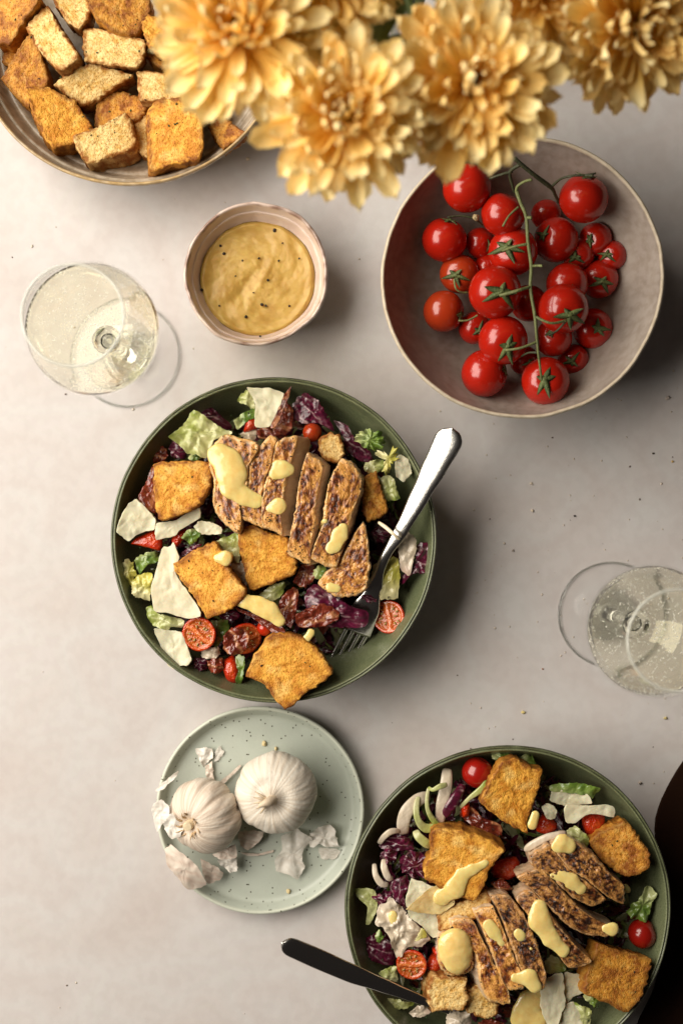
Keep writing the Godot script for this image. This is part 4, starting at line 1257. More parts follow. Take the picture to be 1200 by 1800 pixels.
	cherry(1072, 688, 55, 0.050, Vector3(1, 0.2, 1), 0.0, "small shiny red tomato under the dressed bacon strip", Z3, 0.3)
	leafy("radicchio_leaf", "radicchio", Z3, [760, 590, 830, 560, 905, 590, 900, 625, 820, 640], 0.046, "radicchio", "purple radicchio strip below the middle left crouton")
	bacon(Z3, [878, 555, 960, 585, 1080, 620, 1195, 690, 1215, 745, 1120, 720, 1040, 660, 950, 600, 890, 580], 0.056, "bacon strip with dressing on it, below the middle croutons", {"dir": Vector2(1, 0.4), "tz": 0.3})
	leafy("radicchio_leaf", "radicchio", Z4, [265, 445, 330, 375, 420, 435, 560, 515, 655, 548, 645, 640, 510, 645, 380, 635, 295, 560], 0.048, "radicchio", "broad purple radicchio leaf with white veins below the last chicken slice", {"dir": Vector2(1, 0.4), "ruf": 0.003, "dome": 0.004})
	leafy("radicchio_leaf", "radicchio", Z4, [620, 440, 690, 420, 720, 450, 690, 500, 630, 480], 0.045, "radicchio", "radicchio corner right of the last chicken slice")
	bacon(Z4, [105, 485, 150, 430, 195, 398, 232, 430, 212, 560, 182, 652, 120, 602], 0.052, "dark red bacon piece below the chicken's middle", {"dir": Vector2(0.5, -1)})
	bacon(Z4, [210, 565, 300, 520, 382, 498, 472, 540, 482, 590, 385, 642, 225, 645], 0.055, "brown bacon flake on the broad radicchio leaf", {"dir": Vector2(1, -0.3)})
	bacon(Z4, [240, 260, 320, 250, 330, 340, 270, 400, 200, 370], 0.046, "dark bacon in the shade under the chicken's lower edge")
	leafy("romaine_leaf", "lettuce", Z4, [320, 290, 380, 255, 400, 300, 380, 350, 330, 340], 0.050, "green", "green lettuce sliver below the fifth chicken slice")
	half(Z4, 785, 580, 103, 0.042, 1.7, Vector3(-0.3, 0, -0.1), "halved cherry tomato alone on the bowl's lower right wall")
	leafy("romaine_leaf", "lettuce", Z4, [742, 340, 775, 260, 802, 212, 842, 220, 855, 320, 842, 465, 780, 470, 735, 470], 0.047, "yellowleaf", "upright yellow green romaine rib above the right tomato half", {"dir": Vector2(0.1, -1)})
	leafy("romaine_leaf", "lettuce", Z4, [830, 90, 860, 60, 902, 48, 962, 110, 935, 250, 912, 322, 860, 282, 850, 180], 0.049, "rib", "ivory chicory heart right of the fork's neck", {"dir": Vector2(-0.2, 1), "dome": 0.003})
	leafy("radicchio_leaf", "radicchio", Z4, [950, 150, 985, 115, 1032, 130, 1032, 230, 1002, 312, 930, 312, 870, 382, 848, 342, 905, 320, 940, 250], 0.047, "radicchio", "ruffled radicchio edge along the bowl's right wall", {"ruf": 0.0035, "rk": 8.0})
	leafy("radicchio_leaf", "radicchio", Z4, [680, 40, 740, 20, 800, 60, 760, 120, 700, 110], 0.043, "radicchio", "dark radicchio scrap under the fork's handle")
	leafy("romaine_leaf", "lettuce", Z4, [690, 270, 720, 240, 755, 260, 740, 330, 690, 425, 680, 380], 0.043, "rib", "pale rib with a dark edge left of the fork's head")
	fork("steel fork standing in the middle salad, bright handle resting on the bowl's right rim", [795, 752, 0.079, 24, 787, 775, 0.0765, 26, 765, 818, 0.072, 23, 740, 866, 0.067, 18, 706, 930, 0.060, 13, 680, 972, 0.055, 9, 668, 1000, 0.0515, 9, 655, 1040, 0.047, 16, 641, 1075, 0.042, 26, 626, 1112, 0.035, 27, 0, 0, 0, 0], [626, 1112, 0.035, 590, 1180, 0.021], 0.27)
	var pale := strip(Z2, [680, 925, 0.060, 9, 730, 960, 0.0635, 11, 775, 1000, 0.066, 10, 808, 1030, 0.064, 6], 0.0014, "cheese")
	tag(put("onion_strip", pale[0], M.leaf, pale[1]), "pale strip draped over the fork's handle", "vegetable strip")
	# chicken, one slice after the other
	var g := "chicken slices on the middle salad"
	chicken(C1, [98, 195, 120, 150, 165, 100, 205, 82, 290, 105, 390, 128, 405, 180, 345, 280, 335, 420, 290, 500, 300, 620, 285, 690, 240, 680, 150, 590, 120, 520, 125, 380, 95, 270], 0.0700, "leftmost chicken slice, mostly hidden by a big spill of dressing", "chicken", {"tx": 0.10, "shift": Vector2(0.001, 0.002)}, g)
	chicken(C1, [390, 180, 430, 130, 472, 88, 520, 112, 500, 160, 480, 270, 440, 380, 415, 520, 420, 600, 432, 665, 390, 645, 290, 602, 268, 540, 300, 500, 335, 420, 348, 270], 0.0695, "second chicken slice from the left, narrow and seared dark", "chicken", {"shift": Vector2(0.002, 0.001)}, g)
	chicken(C1, [510, 135, 570, 98, 640, 90, 640, 130, 615, 230, 583, 330, 560, 480, 530, 600, 552, 712, 530, 700, 425, 652, 420, 520, 445, 380, 485, 270, 500, 200], 0.0705, "third chicken slice from the left, with a wide pale cut side", "chicken", {"shift": Vector2(0.0085, 0.001), "tx": -0.05, }, g)
	chicken(C1, [705, 192, 745, 222, 800, 262, 800, 310, 782, 400, 758, 560, 765, 600, 738, 720, 720, 800, 728, 892, 690, 882, 582, 822, 600, 700, 625, 560, 650, 400, 672, 290], 0.0690, "fourth chicken slice from the left, golden with dark pepper", "chicken", {"shift": Vector2(0.005, 0.000), "tx": -0.08, }, g)
	chicken(C1, [915, 232, 965, 245, 1010, 290, 1045, 360, 1035, 450, 1000, 540, 965, 670, 930, 780, 885, 908, 800, 892, 728, 852, 760, 740, 800, 640, 812, 500, 850, 350], 0.0680, "fifth chicken slice from the left, rounded at the top, streaked with dressing", "chicken", {"shift": Vector2(0.003, 0.001), "tx": -0.12}, g)
	chicken(C1, [1052, 622, 1080, 720, 1095, 900, 1072, 1042, 1000, 1088, 880, 1090, 772, 1012, 820, 940, 900, 880, 970, 750], 0.0625, "triangular end piece of chicken, last on the right", "chicken", {"tx": 0.08, "tz": -0.08, "dome": 0.003}, g)
	# croutons on top
	var cg := "croutons on the middle salad"
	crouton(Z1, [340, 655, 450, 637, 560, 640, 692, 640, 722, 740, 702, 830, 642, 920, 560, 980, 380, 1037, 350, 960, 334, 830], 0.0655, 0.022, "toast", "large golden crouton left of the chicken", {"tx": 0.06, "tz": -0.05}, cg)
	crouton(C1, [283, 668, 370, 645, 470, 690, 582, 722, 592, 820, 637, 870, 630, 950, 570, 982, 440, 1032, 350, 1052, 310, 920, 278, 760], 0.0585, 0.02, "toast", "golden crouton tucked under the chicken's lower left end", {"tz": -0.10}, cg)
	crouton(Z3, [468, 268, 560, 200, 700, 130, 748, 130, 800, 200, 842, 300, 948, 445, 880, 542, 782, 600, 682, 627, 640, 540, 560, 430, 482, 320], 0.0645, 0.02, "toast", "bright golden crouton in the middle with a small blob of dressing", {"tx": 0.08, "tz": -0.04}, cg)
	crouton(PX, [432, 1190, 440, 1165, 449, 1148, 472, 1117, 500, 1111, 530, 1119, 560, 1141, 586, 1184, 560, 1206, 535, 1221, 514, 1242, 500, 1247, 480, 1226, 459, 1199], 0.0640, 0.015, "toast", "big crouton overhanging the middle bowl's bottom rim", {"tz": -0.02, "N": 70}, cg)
	# dressing
	sauce(C1, [165, 215, 74, 215, 260, 82, 240, 330, 88, 235, 410, 62, 320, 470, 52, 385, 495, 40], "biggest spill of dressing, covering the leftmost chicken slice", {"flat": 0.5})
	sauce(C1, [520, 275, 30, 560, 300, 48, 592, 305, 26, 500, 330, 26], "star shaped drop of dressing near the top of the third chicken slice", {"flat": 0.5})
	sauce(C1, [470, 545, 22, 525, 530, 46, 545, 590, 26, 545, 660, 18], "drop of dressing running down the lower third chicken slice", {"flat": 0.5})
	sauce(C1, [815, 620, 16, 775, 690, 24, 738, 765, 30], "thin trickle of dressing between the fourth and fifth chicken slices", {"flat": 0.6})
	sauce(C1, [925, 660, 30, 905, 710, 46, 880, 775, 32, 850, 790, 28], "smear of dressing low on the fifth chicken slice", {"flat": 0.45})
	sauce(C1, [155, 850, 26, 195, 850, 40, 222, 838, 22], "small blob of dressing on the middle golden crouton", {"flat": 0.6})
	sauce(C1, [850, 1030, 30, 885, 1035, 22], "pale dab of dressing at the tip of the triangular chicken piece", {"flat": 0.5})
	sauce(Z3, [900, 520, 26, 945, 515, 42, 1030, 540, 52, 1100, 575, 55, 1165, 640, 34], "long tongue of dressing on the bacon strip", {"flat": 0.6, "h": 0.0615})
	sauce(Z4, [280, 710, 24, 305, 680, 18], "fleck of dressing above the overhanging crouton", {"h": 0.062, "flat": 0.6})
	herbs("chopped_herbs", "flecks of chopped herbs over the middle salad", P(481, 949, 0.0), 0.092, 60, 0.045)
	herbs("ground_pepper", "ground black pepper on the chicken of the middle salad", P(500, 900, 0.0), 0.075, 1500, 0.045, true)

func fork(label: String, path: Array, tip: Array, roll := 0.0):
	var base := P(path[0], path[1], path[2])
	var t := root("fork", base)
	tag(t, label, "fork", "forks in the salad bowls")
	var cv := Curve3D.new()
	var ws := []
	for i in range(0, path.size() - 4, 4):
		cv.add_point(P(path[i], path[i + 1], path[i + 2]) - base)
		ws.append(path[i + 3] * S * 0.92)
	for i in range(1, cv.point_count - 1):
		var d := (cv.get_point_position(i + 1) - cv.get_point_position(i - 1)) / 6.0
		cv.set_point_in(i, -d)
		cv.set_point_out(i, d)
	cv.bake_interval = 0.001
	# widths by arc length
	var at := []
	for i in cv.point_count:
		at.append(cv.get_closest_offset(cv.get_point_position(i)))
	var len := cv.get_baked_length()
	var v := PackedVector3Array()
	var n := 90
	var k := 20
	var end_side := Vector3.ZERO
	var end_up := Vector3.ZERO
	for i in n:
		var s := len * i / (n - 1.0)
		var p := cv.sample_baked(s, true)
		var d := (cv.sample_baked(minf(s + 0.001, len), true) - cv.sample_baked(maxf(s - 0.001, 0.0), true)).normalized()
		var side := d.cross(Vector3.UP).normalized()
		side = side.rotated(d, roll * (1.0 - smoothstep(0.35, 0.75, s / len)))
		var up := side.cross(d).normalized()
		var g := 0
		while g < at.size() - 2 and s > at[g + 1]:
			g += 1
		var hw: float = lerpf(ws[g], ws[g + 1], smoothstep(0.0, 1.0, clampf((s - at[g]) / maxf(at[g + 1] - at[g], 1e-6), 0, 1)))
		var cap := sqrt(clampf(1.0 - pow(1.0 - minf(s / 0.009, 1.0), 2.0), 0.0, 1.0))
		hw *= cap
		var th := lerpf(0.0016, 0.0011, s / len) * (0.4 + 0.6 * cap)
		for j in k:
			var a := TAU * j / k
			var cx := signf(cos(a)) * pow(absf(cos(a)), 0.6)
			var sy := signf(sin(a)) * pow(absf(sin(a)), 0.8)
			var crown := 0.0007 * (1.0 - cx * cx) * (1.0 - s / len)
			v.append(p + side * hw * cx + up * (sy * th + crown))
		end_side = side
		end_up = up
	var ix := PackedInt32Array()
	quads(ix, 0, n, k, true)
	for i in range(1, k - 1):
		ix.append_array([0, i, i + 1, (n - 1) * k, (n - 1) * k + i + 1, (n - 1) * k + i])
	put("handle", mk(v, PackedColorArray(), ix, true), M.steel, Vector3.ZERO, t)
	if tip.size() < 6:
		return
	var a0 := P(tip[0], tip[1], tip[2]) - base
	var a1 := P(tip[3], tip[4], tip[5]) - base
	var dir := (a1 - a0)
	for q in 4:
		var off := end_side * (q - 1.5) * 0.0048
		var tv := PackedVector3Array()
		for i in 12:
			var u := i / 11.0
			var p := a0 - dir * 0.12 + dir * 1.12 * u + off * (1.0 - 0.10 * u) - end_up * 0.004 * sin(u * PI) * 0.6
			var w := 0.0016 * (1.0 - 0.35 * u) * (1.0 if u < 0.9 else 0.45)
			for j in 10:
				var a := TAU * j / 10
				tv.append(p + end_side * cos(a) * w + end_up * sin(a) * 0.0009)
		var ti := PackedInt32Array()
		quads(ti, 0, 12, 10, true)
		for i in range(1, 9):
			ti.append_array([0, i, i + 1, 110, 110 + i + 1, 110 + i])
		put("tine", mk(tv, PackedColorArray(), ti, true), M.steel, Vector3.ZERO, t)

func salad_two():
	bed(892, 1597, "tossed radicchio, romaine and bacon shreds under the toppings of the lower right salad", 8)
	var frm := "frisee and chicory strips in the lower right salad"
	leafy("radicchio_leaf", "radicchio", Z5, [262, 745, 320, 690, 400, 660, 470, 690, 512, 770, 400, 775, 330, 790], 0.044, "radicchio", "dark radicchio leaf at the lower right bowl's upper left wall")
	leafy("radicchio_leaf", "radicchio", Z5, [405, 850, 450, 800, 520, 785, 600, 830, 610, 930, 525, 975, 430, 935], 0.049, "radicchio", "ruffled purple radicchio left of the sauced crouton", {"ruf": 0.004, "rk": 8.0, "dir": Vector2(1, -0.3)})
	leafy("radicchio_leaf", "radicchio", Z5, [270, 810, 330, 750, 385, 790, 365, 850, 285, 870], 0.048, "radicchio", "small reddish radicchio tip near the lower right bowl's left wall", {"ruf": 0.003})
	leafy("radicchio_leaf", "radicchio", Z7, [330, 100, 370, 20, 460, -10, 470, 60, 440, 150, 450, 220, 380, 170], 0.049, "radicchio", "flat dark radicchio leaf left of the parmesan under the sauced crouton", {"dir": Vector2(0.3, -1)})
	leafy("radicchio_leaf", "radicchio", Z7, [225, 150, 290, 110, 350, 120, 320, 190, 250, 200], 0.047, "radicchio", "red frilled radicchio edge beside the white chicory leaf", {"ruf": 0.003, "jag": 0.003})
	leafy("radicchio_leaf", "radicchio", Z7, [180, 430, 260, 400, 350, 470, 380, 600, 280, 620, 190, 560], 0.040, "radicchio", "radicchio leaf deep in the shade left of the tomato half")
	for e in [[[620, 395, 0.047, 36, 540, 420, 0.050, 44, 460, 500, 0.051, 46, 432, 590, 0.049, 44, 438, 665, 0.045, 36], 0.004, "rib", "broad ivory chicory arc along the lower right bowl's upper left"],
		[[742, 200, 0.046, 34, 732, 330, 0.051, 42, 705, 450, 0.052, 40, 690, 590, 0.050, 30], 0.004, "rib", "upright ivory chicory strip left of the whole tomato"],
		[[612, 335, 0.054, 12, 600, 410, 0.056, 13, 605, 490, 0.056, 15, 640, 560, 0.054, 20, 690, 610, 0.052, 18], 0.0024, "romaine", "thin green frisee thread hooking down from its cross strand"],
		[[742, 315, 0.057, 16, 690, 330, 0.059, 20, 640, 352, 0.058, 14, 612, 335, 0.055, 10], 0.0024, "romaine", "short green frisee thread lying across the ivory strip"],
		[[545, 385, 0.050, 15, 525, 470, 0.054, 20, 535, 560, 0.055, 22, 590, 620, 0.053, 32, 680, 610, 0.052, 26, 760, 590, 0.049, 16], 0.0026, "romaine", "pale green frisee loop above the sauced crouton"],
		[[520, 640, 0.048, 24, 540, 680, 0.051, 30, 600, 730, 0.050, 32, 640, 740, 0.046, 20], 0.003, "romaine", "curled green chicory end at the sauced crouton's left corner"],
		[[852, 320, 0.048, 26, 810, 390, 0.053, 34, 760, 470, 0.053, 36, 712, 540, 0.050, 30], 0.005, "radicchio", "thick purple radicchio rib below the whole tomato"],
		[[265, 730, 0.046, 18, 300, 680, 0.050, 20, 350, 645, 0.051, 22, 410, 640, 0.048, 16], 0.003, "rib", "slim tan chicory strip above the dark radicchio leaf"],
		[[230, 870, 0.047, 16, 240, 950, 0.050, 20, 280, 1010, 0.050, 24, 330, 1020, 0.048, 18], 0.003, "rib", "outer of two ivory ribs near the lower right bowl's left wall"],
		[[300, 840, 0.048, 18, 300, 900, 0.051, 24, 330, 970, 0.051, 24, 360, 970, 0.049, 16], 0.003, "rib", "inner of two ivory ribs near the lower right bowl's left wall"],
		[[830, 480, 0.050, 14, 900, 410, 0.054, 14, 985, 345, 0.055, 22, 1030, 290, 0.054, 26], 0.0026, "romaine", "green and ivory stem running up to the topmost crouton"]]:
		var st := strip(Z5, e[0], e[1], e[2], {"cup": 0.25})
		tag(put("chicory_strip", st[0], M.leaf, st[1]), e[3], "salad strip", frm)
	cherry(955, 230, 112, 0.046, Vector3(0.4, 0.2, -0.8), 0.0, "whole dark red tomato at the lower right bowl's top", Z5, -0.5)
	leafy("romaine_leaf", "lettuce", Z6, [125, 120, 160, 95, 205, 110, 242, 190, 200, 190, 150, 160], 0.044, "green", "dark green leaf under the lower right bowl's top rim")
	leafy("romaine_leaf", "lettuce", Z6, [-60, 100, 20, 80, 60, 110, 20, 140, -40, 140], 0.042, "green", "green leaf sliver behind the topmost crouton")
	bacon(Z5, [830, 500, 920, 475, 1000, 555, 1120, 600, 1122, 682, 1040, 680, 960, 645, 840, 545], 0.049, "dark bacon strip between the topmost and the sauced crouton", {"dir": Vector2(1, 0.5)})
	wedge(Z5, [838, 450, 902, 448, 895, 540, 850, 552], 0.050, "small red tomato chip below the whole tomato")
	wedge(C2, [415, 240, 480, 205, 560, 200, 590, 270, 510, 325, 420, 310], 0.045, "shaded tomato piece right of the sauced crouton")
	bacon(C2, [408, 332, 480, 310, 532, 378, 492, 395, 420, 362], 0.052, "curled bacon piece right of the sauced crouton", {"dome": 0.004})
	cheese(Z6, [320, 395, 340, 320, 400, 315, 500, 330, 572, 360, 602, 420, 520, 430, 430, 440, 330, 410], 0.050, "wide parmesan shaving on the green romaine leaf", {"tz": -0.1})
	leafy("romaine_leaf", "lettuce", Z6, [310, 305, 380, 288, 470, 283, 560, 292, 652, 322, 592, 392, 560, 365, 420, 345, 340, 340], 0.049, "green", "bright green romaine leaf edge at the lower right bowl's upper right", {"dir": Vector2(0.2, -1), "ruf": 0.002})
	cheese(Z6, [430, 430, 560, 437, 700, 430, 740, 442, 757, 475, 742, 517, 690, 500, 600, 490, 545, 505, 490, 548, 440, 550, 410, 500], 0.055, "long parmesan stick pointing at the lower right bowl's wall", {"tx": -0.05})
	cheese(Z6, [270, 450, 300, 420, 340, 430, 370, 470, 360, 520, 300, 525], 0.054, "small parmesan crumb left of the long stick")
	wedge(Z6, [540, 530, 600, 495, 690, 510, 690, 560, 610, 640, 560, 620], 0.048, "dark red tomato piece right of the parmesan stick", {"tx": -0.2})
	wedge(Z6, [230, 560, 280, 500, 370, 550, 370, 600, 300, 630, 240, 610], 0.047, "dark red tomato piece below the topmost crouton's sauce drop")
	leafy("romaine_leaf", "lettuce", Z6, [425, 605, 460, 580, 505, 575, 578, 650, 570, 712, 520, 690, 460, 640], 0.053, "romaine", "olive lettuce knob above the blackened chicken", {"dome": 0.003, "ruf": 0.002})
	var ps := strip(Z6, [165, 735, 0.058, 22, 190, 705, 0.061, 26, 290, 650, 0.063, 24, 360, 630, 0.063, 22, 430, 615, 0.062, 20], 0.004, "rib")
	tag(put("onion_strip", ps[0], M.leaf, ps[1]), "glassy pale strip lying above the chicken in the lower right salad", "vegetable strip")
	leafy("romaine_leaf", "lettuce", Z8, [830, 245, 850, 190, 885, 160, 960, 60, 1022, 110, 985, 180, 962, 290, 880, 285], 0.046, "green", "shaded lettuce leaf along the lower right bowl's right wall", {"ruf": 0.0035, "rk": 8.0, "dir": Vector2(-0.4, 1)})
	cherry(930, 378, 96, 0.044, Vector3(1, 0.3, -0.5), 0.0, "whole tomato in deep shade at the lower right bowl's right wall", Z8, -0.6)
	leafy("romaine_leaf", "lettuce", C2, [720, 800, 760, 760, 830, 800, 840, 850, 760, 870, 720, 850], 0.046, "romaine", "olive lettuce piece in the gap below the long sauce streak")
	cheese(C2, [700, 940, 760, 880, 830, 860, 832, 930, 845, 1050, 800, 1165, 740, 1180, 700, 1080], 0.054, "upright parmesan shaving with a ragged right edge at the photo's bottom", {"jag": 0.0014})
	cheese(Z8, [420, 640, 520, 650, 562, 700, 540, 770, 470, 800, 425, 850], 0.050, "parmesan shaving beside the last crouton, half in shade", {})
	cheese(Z8, [385, 975, 430, 850, 480, 830, 520, 900, 545, 990, 480, 1010], 0.051, "white parmesan shaving cut off by the photo's bottom edge")
	leafy("romaine_leaf", "lettuce", Z8, [475, 830, 530, 850, 592, 880, 582, 990, 540, 985, 510, 890], 0.053, "romaine", "yellow green lettuce fold at the photo's bottom edge", {"dir": Vector2(-0.4, -1)})
	leafy("romaine_leaf", "lettuce", Z8, [535, 790, 590, 770, 642, 785, 650, 860, 600, 850], 0.050, "green", "green lettuce curl below the last crouton", {"ruf": 0.003})
	# left and lower left
	leafy("chicory_leaf", "chicory", Z7, [85, 95, 160, 75, 232, 90, 255, 200, 205, 330, 168, 352, 200, 240, 110, 140], 0.045, "romaine", "pale green chicory tip at the lower right bowl's left wall", {"dir": Vector2(-1, -0.4)})
	leafy("chicory_leaf", "chicory", Z7, [232, 335, 262, 220, 300, 190, 342, 138, 402, 190, 442, 240, 522, 330, 625, 430, 562, 502, 470, 492, 392, 592, 340, 440, 282, 352], 0.053, "rib", "crumpled white chicory leaf with a drop of dressing", {"ruf": 0.004, "rk": 6.0, "dir": Vector2(1, 0.8), "rings": 20, "N": 80})
	leafy("romaine_leaf", "lettuce", Z7, [232, 412, 270, 378, 292, 420, 268, 478], 0.049, "green", "small bright green leaf bit left of the white chicory leaf", {"N": 36, "ruf": 0.001})
	leafy("romaine_leaf", "lettuce", Z7, [510, 460, 540, 400, 570, 360, 600, 420, 560, 440], 0.057, "yellowleaf", "small yellow leaf bit on the white chicory leaf", {"N": 36, "ruf": 0.001})
	leafy("romaine_leaf", "lettuce", Z7, [255, 690, 320, 640, 385, 628, 395, 740, 330, 720], 0.046, "romaine", "pale green leaf behind the dark fork handle", {"dir": Vector2(-0.5, -1)})
	leafy("romaine_leaf", "lettuce", Z7, [315, 850, 420, 868, 515, 900, 440, 925, 345, 935], 0.043, "romaine", "yellowish leaf below the dark fork handle")
	leafy("romaine_leaf", "lettuce", Z7, [470, 970, 530, 910, 560, 905, 625, 945, 565, 985, 500, 985], 0.044, "rib", "pale curled rib below the dark fork handle")
	leafy("romaine_leaf", "lettuce", Z7, [735, 1050, 760, 945, 850, 950, 905, 965, 905, 1050], 0.048, "rib", "ivory chicory leaf cut off by the photo's bottom edge")
	bacon(Z7, [955, 1035, 1050, 1005, 1145, 1040, 1100, 1070, 980, 1070], 0.047, "red bacon bit at the photo's bottom edge")
	wedge(Z7, [598, 620, 640, 560, 690, 565, 705, 655, 642, 705, 605, 680], 0.048, "red tomato piece below the dressing covered chicken end")
	wedge(Z7, [640, 520, 690, 500, 700, 560, 650, 565], 0.050, "red tomato corner left of the dressing covered chicken end")
	half(Z7, 490, 626, 108, 0.054, 0.1, Vector3(-0.15, 0, 0.1), "halved cherry tomato facing up above the dark fork handle")
	cheese(Z7, [445, 175, 468, 95, 490, 20, 560, 40, 655, 80, 620, 170, 560, 200, 460, 220], 0.055, "grey white parmesan shaving under the sauced crouton")
	cheese(Z7, [462, 240, 560, 250, 690, 270, 688, 420, 640, 430, 600, 400, 562, 350, 480, 292], 0.055, "shaded parmesan shaving beside the white chicory leaf")
	cheese(Z7, [458, 228, 520, 170, 600, 100, 700, 58, 790, 150, 795, 195, 690, 272, 560, 262], 0.061, "dressing soaked parmesan shaving below the sauced crouton", {}, "tancheese")
	# chicken
	var g := "chicken slices on the lower right salad"
	crouton(Z7, [672, 285, 690, 250, 800, 200, 930, 150, 1020, 108, 1055, 170, 1010, 270, 900, 315, 800, 335, 740, 382, 682, 382], 0.0600, 0.018, "crumb", "pale crouton under the upper ends of the left chicken slices", {"tz": 0.1})
	chicken(C2, [750, 105, 850, 68, 960, 130, 1050, 220, 1110, 290, 1192, 360, 1190, 472, 1090, 422, 960, 312, 860, 252], 0.0660, "blackest chicken slice, uppermost and nearest the shaded crouton", "charred", {"dome": 0.004, "tx": -0.1}, g)
	chicken(C2, [628, 182, 690, 130, 745, 105, 800, 180, 862, 250, 940, 310, 1005, 360, 1085, 445, 1000, 482, 880, 422, 750, 292, 650, 242], 0.0670, "dark chicken slice second from the top, with a curl of dressing", "charred", {"dome": 0.003, "tx": -0.08}, g)
	chicken(C2, [555, 302, 640, 258, 700, 250, 780, 330, 850, 410, 950, 502, 1062, 580, 1142, 612, 1102, 662, 960, 642, 860, 590, 700, 432, 630, 360], 0.0680, "long dark chicken slice running from the middle to the right", "charred", {"dome": 0.003, "tx": -0.07}, g)
	chicken(C2, [548, 432, 590, 395, 642, 378, 700, 440, 800, 580, 920, 720, 1002, 800, 960, 832, 862, 838, 800, 762, 700, 642, 620, 522], 0.0690, "dark chicken slice carrying the longest streak of dressing", "charred", {"dome": 0.003}, g)
	chicken(C2, [408, 420, 450, 412, 512, 410, 600, 520, 680, 700, 732, 880, 720, 960, 650, 977, 590, 872, 540, 740, 490, 600, 450, 500], 0.0700, "fourth chicken slice from the lower left, with two sauce spots", "charred", {"shift": Vector2(-0.002, 0.001), "tx": 0.05}, g)
	chicken(C2, [315, 512, 360, 490, 420, 480, 462, 560, 540, 760, 602, 900, 592, 962, 500, 962, 450, 862, 400, 722, 350, 592], 0.0690, "third chicken slice from the lower left, in the shade of its neighbour", "chicken", {"shift": Vector2(-0.003, 0.001), "tx": 0.08}, g)
	chicken(C2, [180, 565, 230, 550, 305, 558, 345, 640, 400, 740, 450, 860, 512, 970, 520, 1052, 400, 1032, 345, 920, 330, 810, 310, 700, 280, 640, 190, 605], 0.0680, "second chicken slice from the lower left, showing a pale cut side", "chicken", {"shift": Vector2(-0.006, 0.001), "tx": 0.06, "r": 0.0015}, g)
	chicken(C2, [100, 650, 150, 622, 220, 625, 280, 650, 302, 740, 300, 850, 240, 882, 150, 880, 105, 830, 92, 740], 0.0640, "round chicken end piece topped with a big ball of dressing", "chicken", {"dome": 0.004}, g)
	var cg := "croutons on the lower right salad"
	crouton(PX, [881, 1339, 906, 1334, 940, 1351, 954, 1355, 948, 1385, 936, 1420, 925, 1450, 928, 1467, 895, 1450, 860, 1426, 843, 1411, 853, 1385, 867, 1360], 0.0640, 0.018, "toast", "topmost crouton of the lower right salad, with a drop of sauce at its corner", {"tx": -0.12}, cg)
	crouton(C2, [60, 30, 180, 22, 330, 55, 450, 110, 488, 150, 440, 210, 400, 262, 372, 352, 312, 455, 240, 432, 150, 400, 20, 322, 15, 240, 52, 190], 0.0660, 0.022, "toast", "sauced crouton at the upper left of the lower right salad", {"tx": 0.06, "tz": -0.06, "shift": Vector2(0.001, -0.001)}, cg)
	crouton(C3, [690, 190, 790, 108, 900, 60, 970, 28, 1042, 60, 1122, 180, 1202, 290, 1195, 440, 1062, 502, 930, 482, 800, 382, 700, 252], 0.0610, 0.018, "brown", "orange brown crouton leaning on the lower right bowl's right wall", {"tx": 0.08, "tz": 0.06}, cg)
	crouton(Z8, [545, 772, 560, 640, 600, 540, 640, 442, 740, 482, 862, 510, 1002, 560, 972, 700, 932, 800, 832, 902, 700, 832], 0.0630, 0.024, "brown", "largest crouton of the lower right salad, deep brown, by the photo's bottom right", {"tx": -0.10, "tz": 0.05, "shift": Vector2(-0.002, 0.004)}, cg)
	crouton(Z7, [603, 792, 640, 702, 760, 702, 882, 712, 880, 790, 892, 850, 862, 942, 740, 942, 640, 962, 608, 860], 0.0620, 0.020, "crumb", "pale crouton with a golden left crust, at the dark fork handle's end", {"tx": 0.10, "shift": Vector2(-0.003, 0.001)}, cg)
	crouton(Z7, [880, 802, 960, 770, 1042, 870, 1112, 912, 1092, 982, 1000, 1012, 870, 952], 0.0570, 0.018, "crumb", "pale crouton right of the one at the fork handle's end", {"tz": -0.08}, cg)
	fork("dark fork handle reaching out of the lower right bowl to the left", [495, 1656, 0.088, 12, 503, 1661, 0.0875, 17, 560, 1686, 0.0805, 18, 615, 1710, 0.074, 17, 670, 1731, 0.067, 13, 712, 1747, 0.062, 10, 752, 1762, 0.057, 8, 790, 1776, 0.052, 8, 0, 0, 0, 0], [])
	sauce(C2, [200, 735, 92, 195, 700, 88, 205, 790, 70], "big ball of dressing on the round chicken end piece", {"flat": 0.75})
	sauce(C2, [375, 222, 22, 300, 262, 28, 240, 290, 36, 200, 370, 52, 120, 420, 44], "dressing streak crossing the sauced crouton", {"flat": 0.5})
	sauce(C2, [690, 480, 44, 690, 560, 60, 760, 665, 46, 830, 735, 32], "longest dressing streak, in the centre of the lower right salad", {"flat": 0.6})
	sauce(C2, [765, 295, 16, 820, 300, 30, 880, 330, 40, 930, 370, 28], "boomerang shaped dressing curl on a dark chicken slice", {"flat": 0.6})
	sauce(C2, [825, 105, 50, 860, 120, 40, 790, 130, 24], "dressing cap on the blackest chicken slice", {"flat": 0.5})
	sauce(C2, [395, 585, 36, 425, 630, 34, 470, 690, 18], "dressing patch on the third chicken slice from the lower left", {"flat": 0.45})
	sauce(C2, [565, 635, 26, 580, 650, 24], "oval sauce spot in the middle of the fourth chicken slice", {"flat": 0.6})
	sauce(C2, [642, 725, 15], "tiny sauce spot below the oval one", {"flat": 0.6})
	sauce(C2, [550, 895, 26, 630, 895, 46, 665, 945, 30], "dressing at the lower end of the fourth chicken slice", {"flat": 0.55})
	sauce(C2, [690, 1000, 38, 640, 1030, 66, 600, 1090, 62, 680, 1140, 50, 570, 1140, 40], "thick pool of dressing at the photo's bottom edge", {"flat": 0.6})
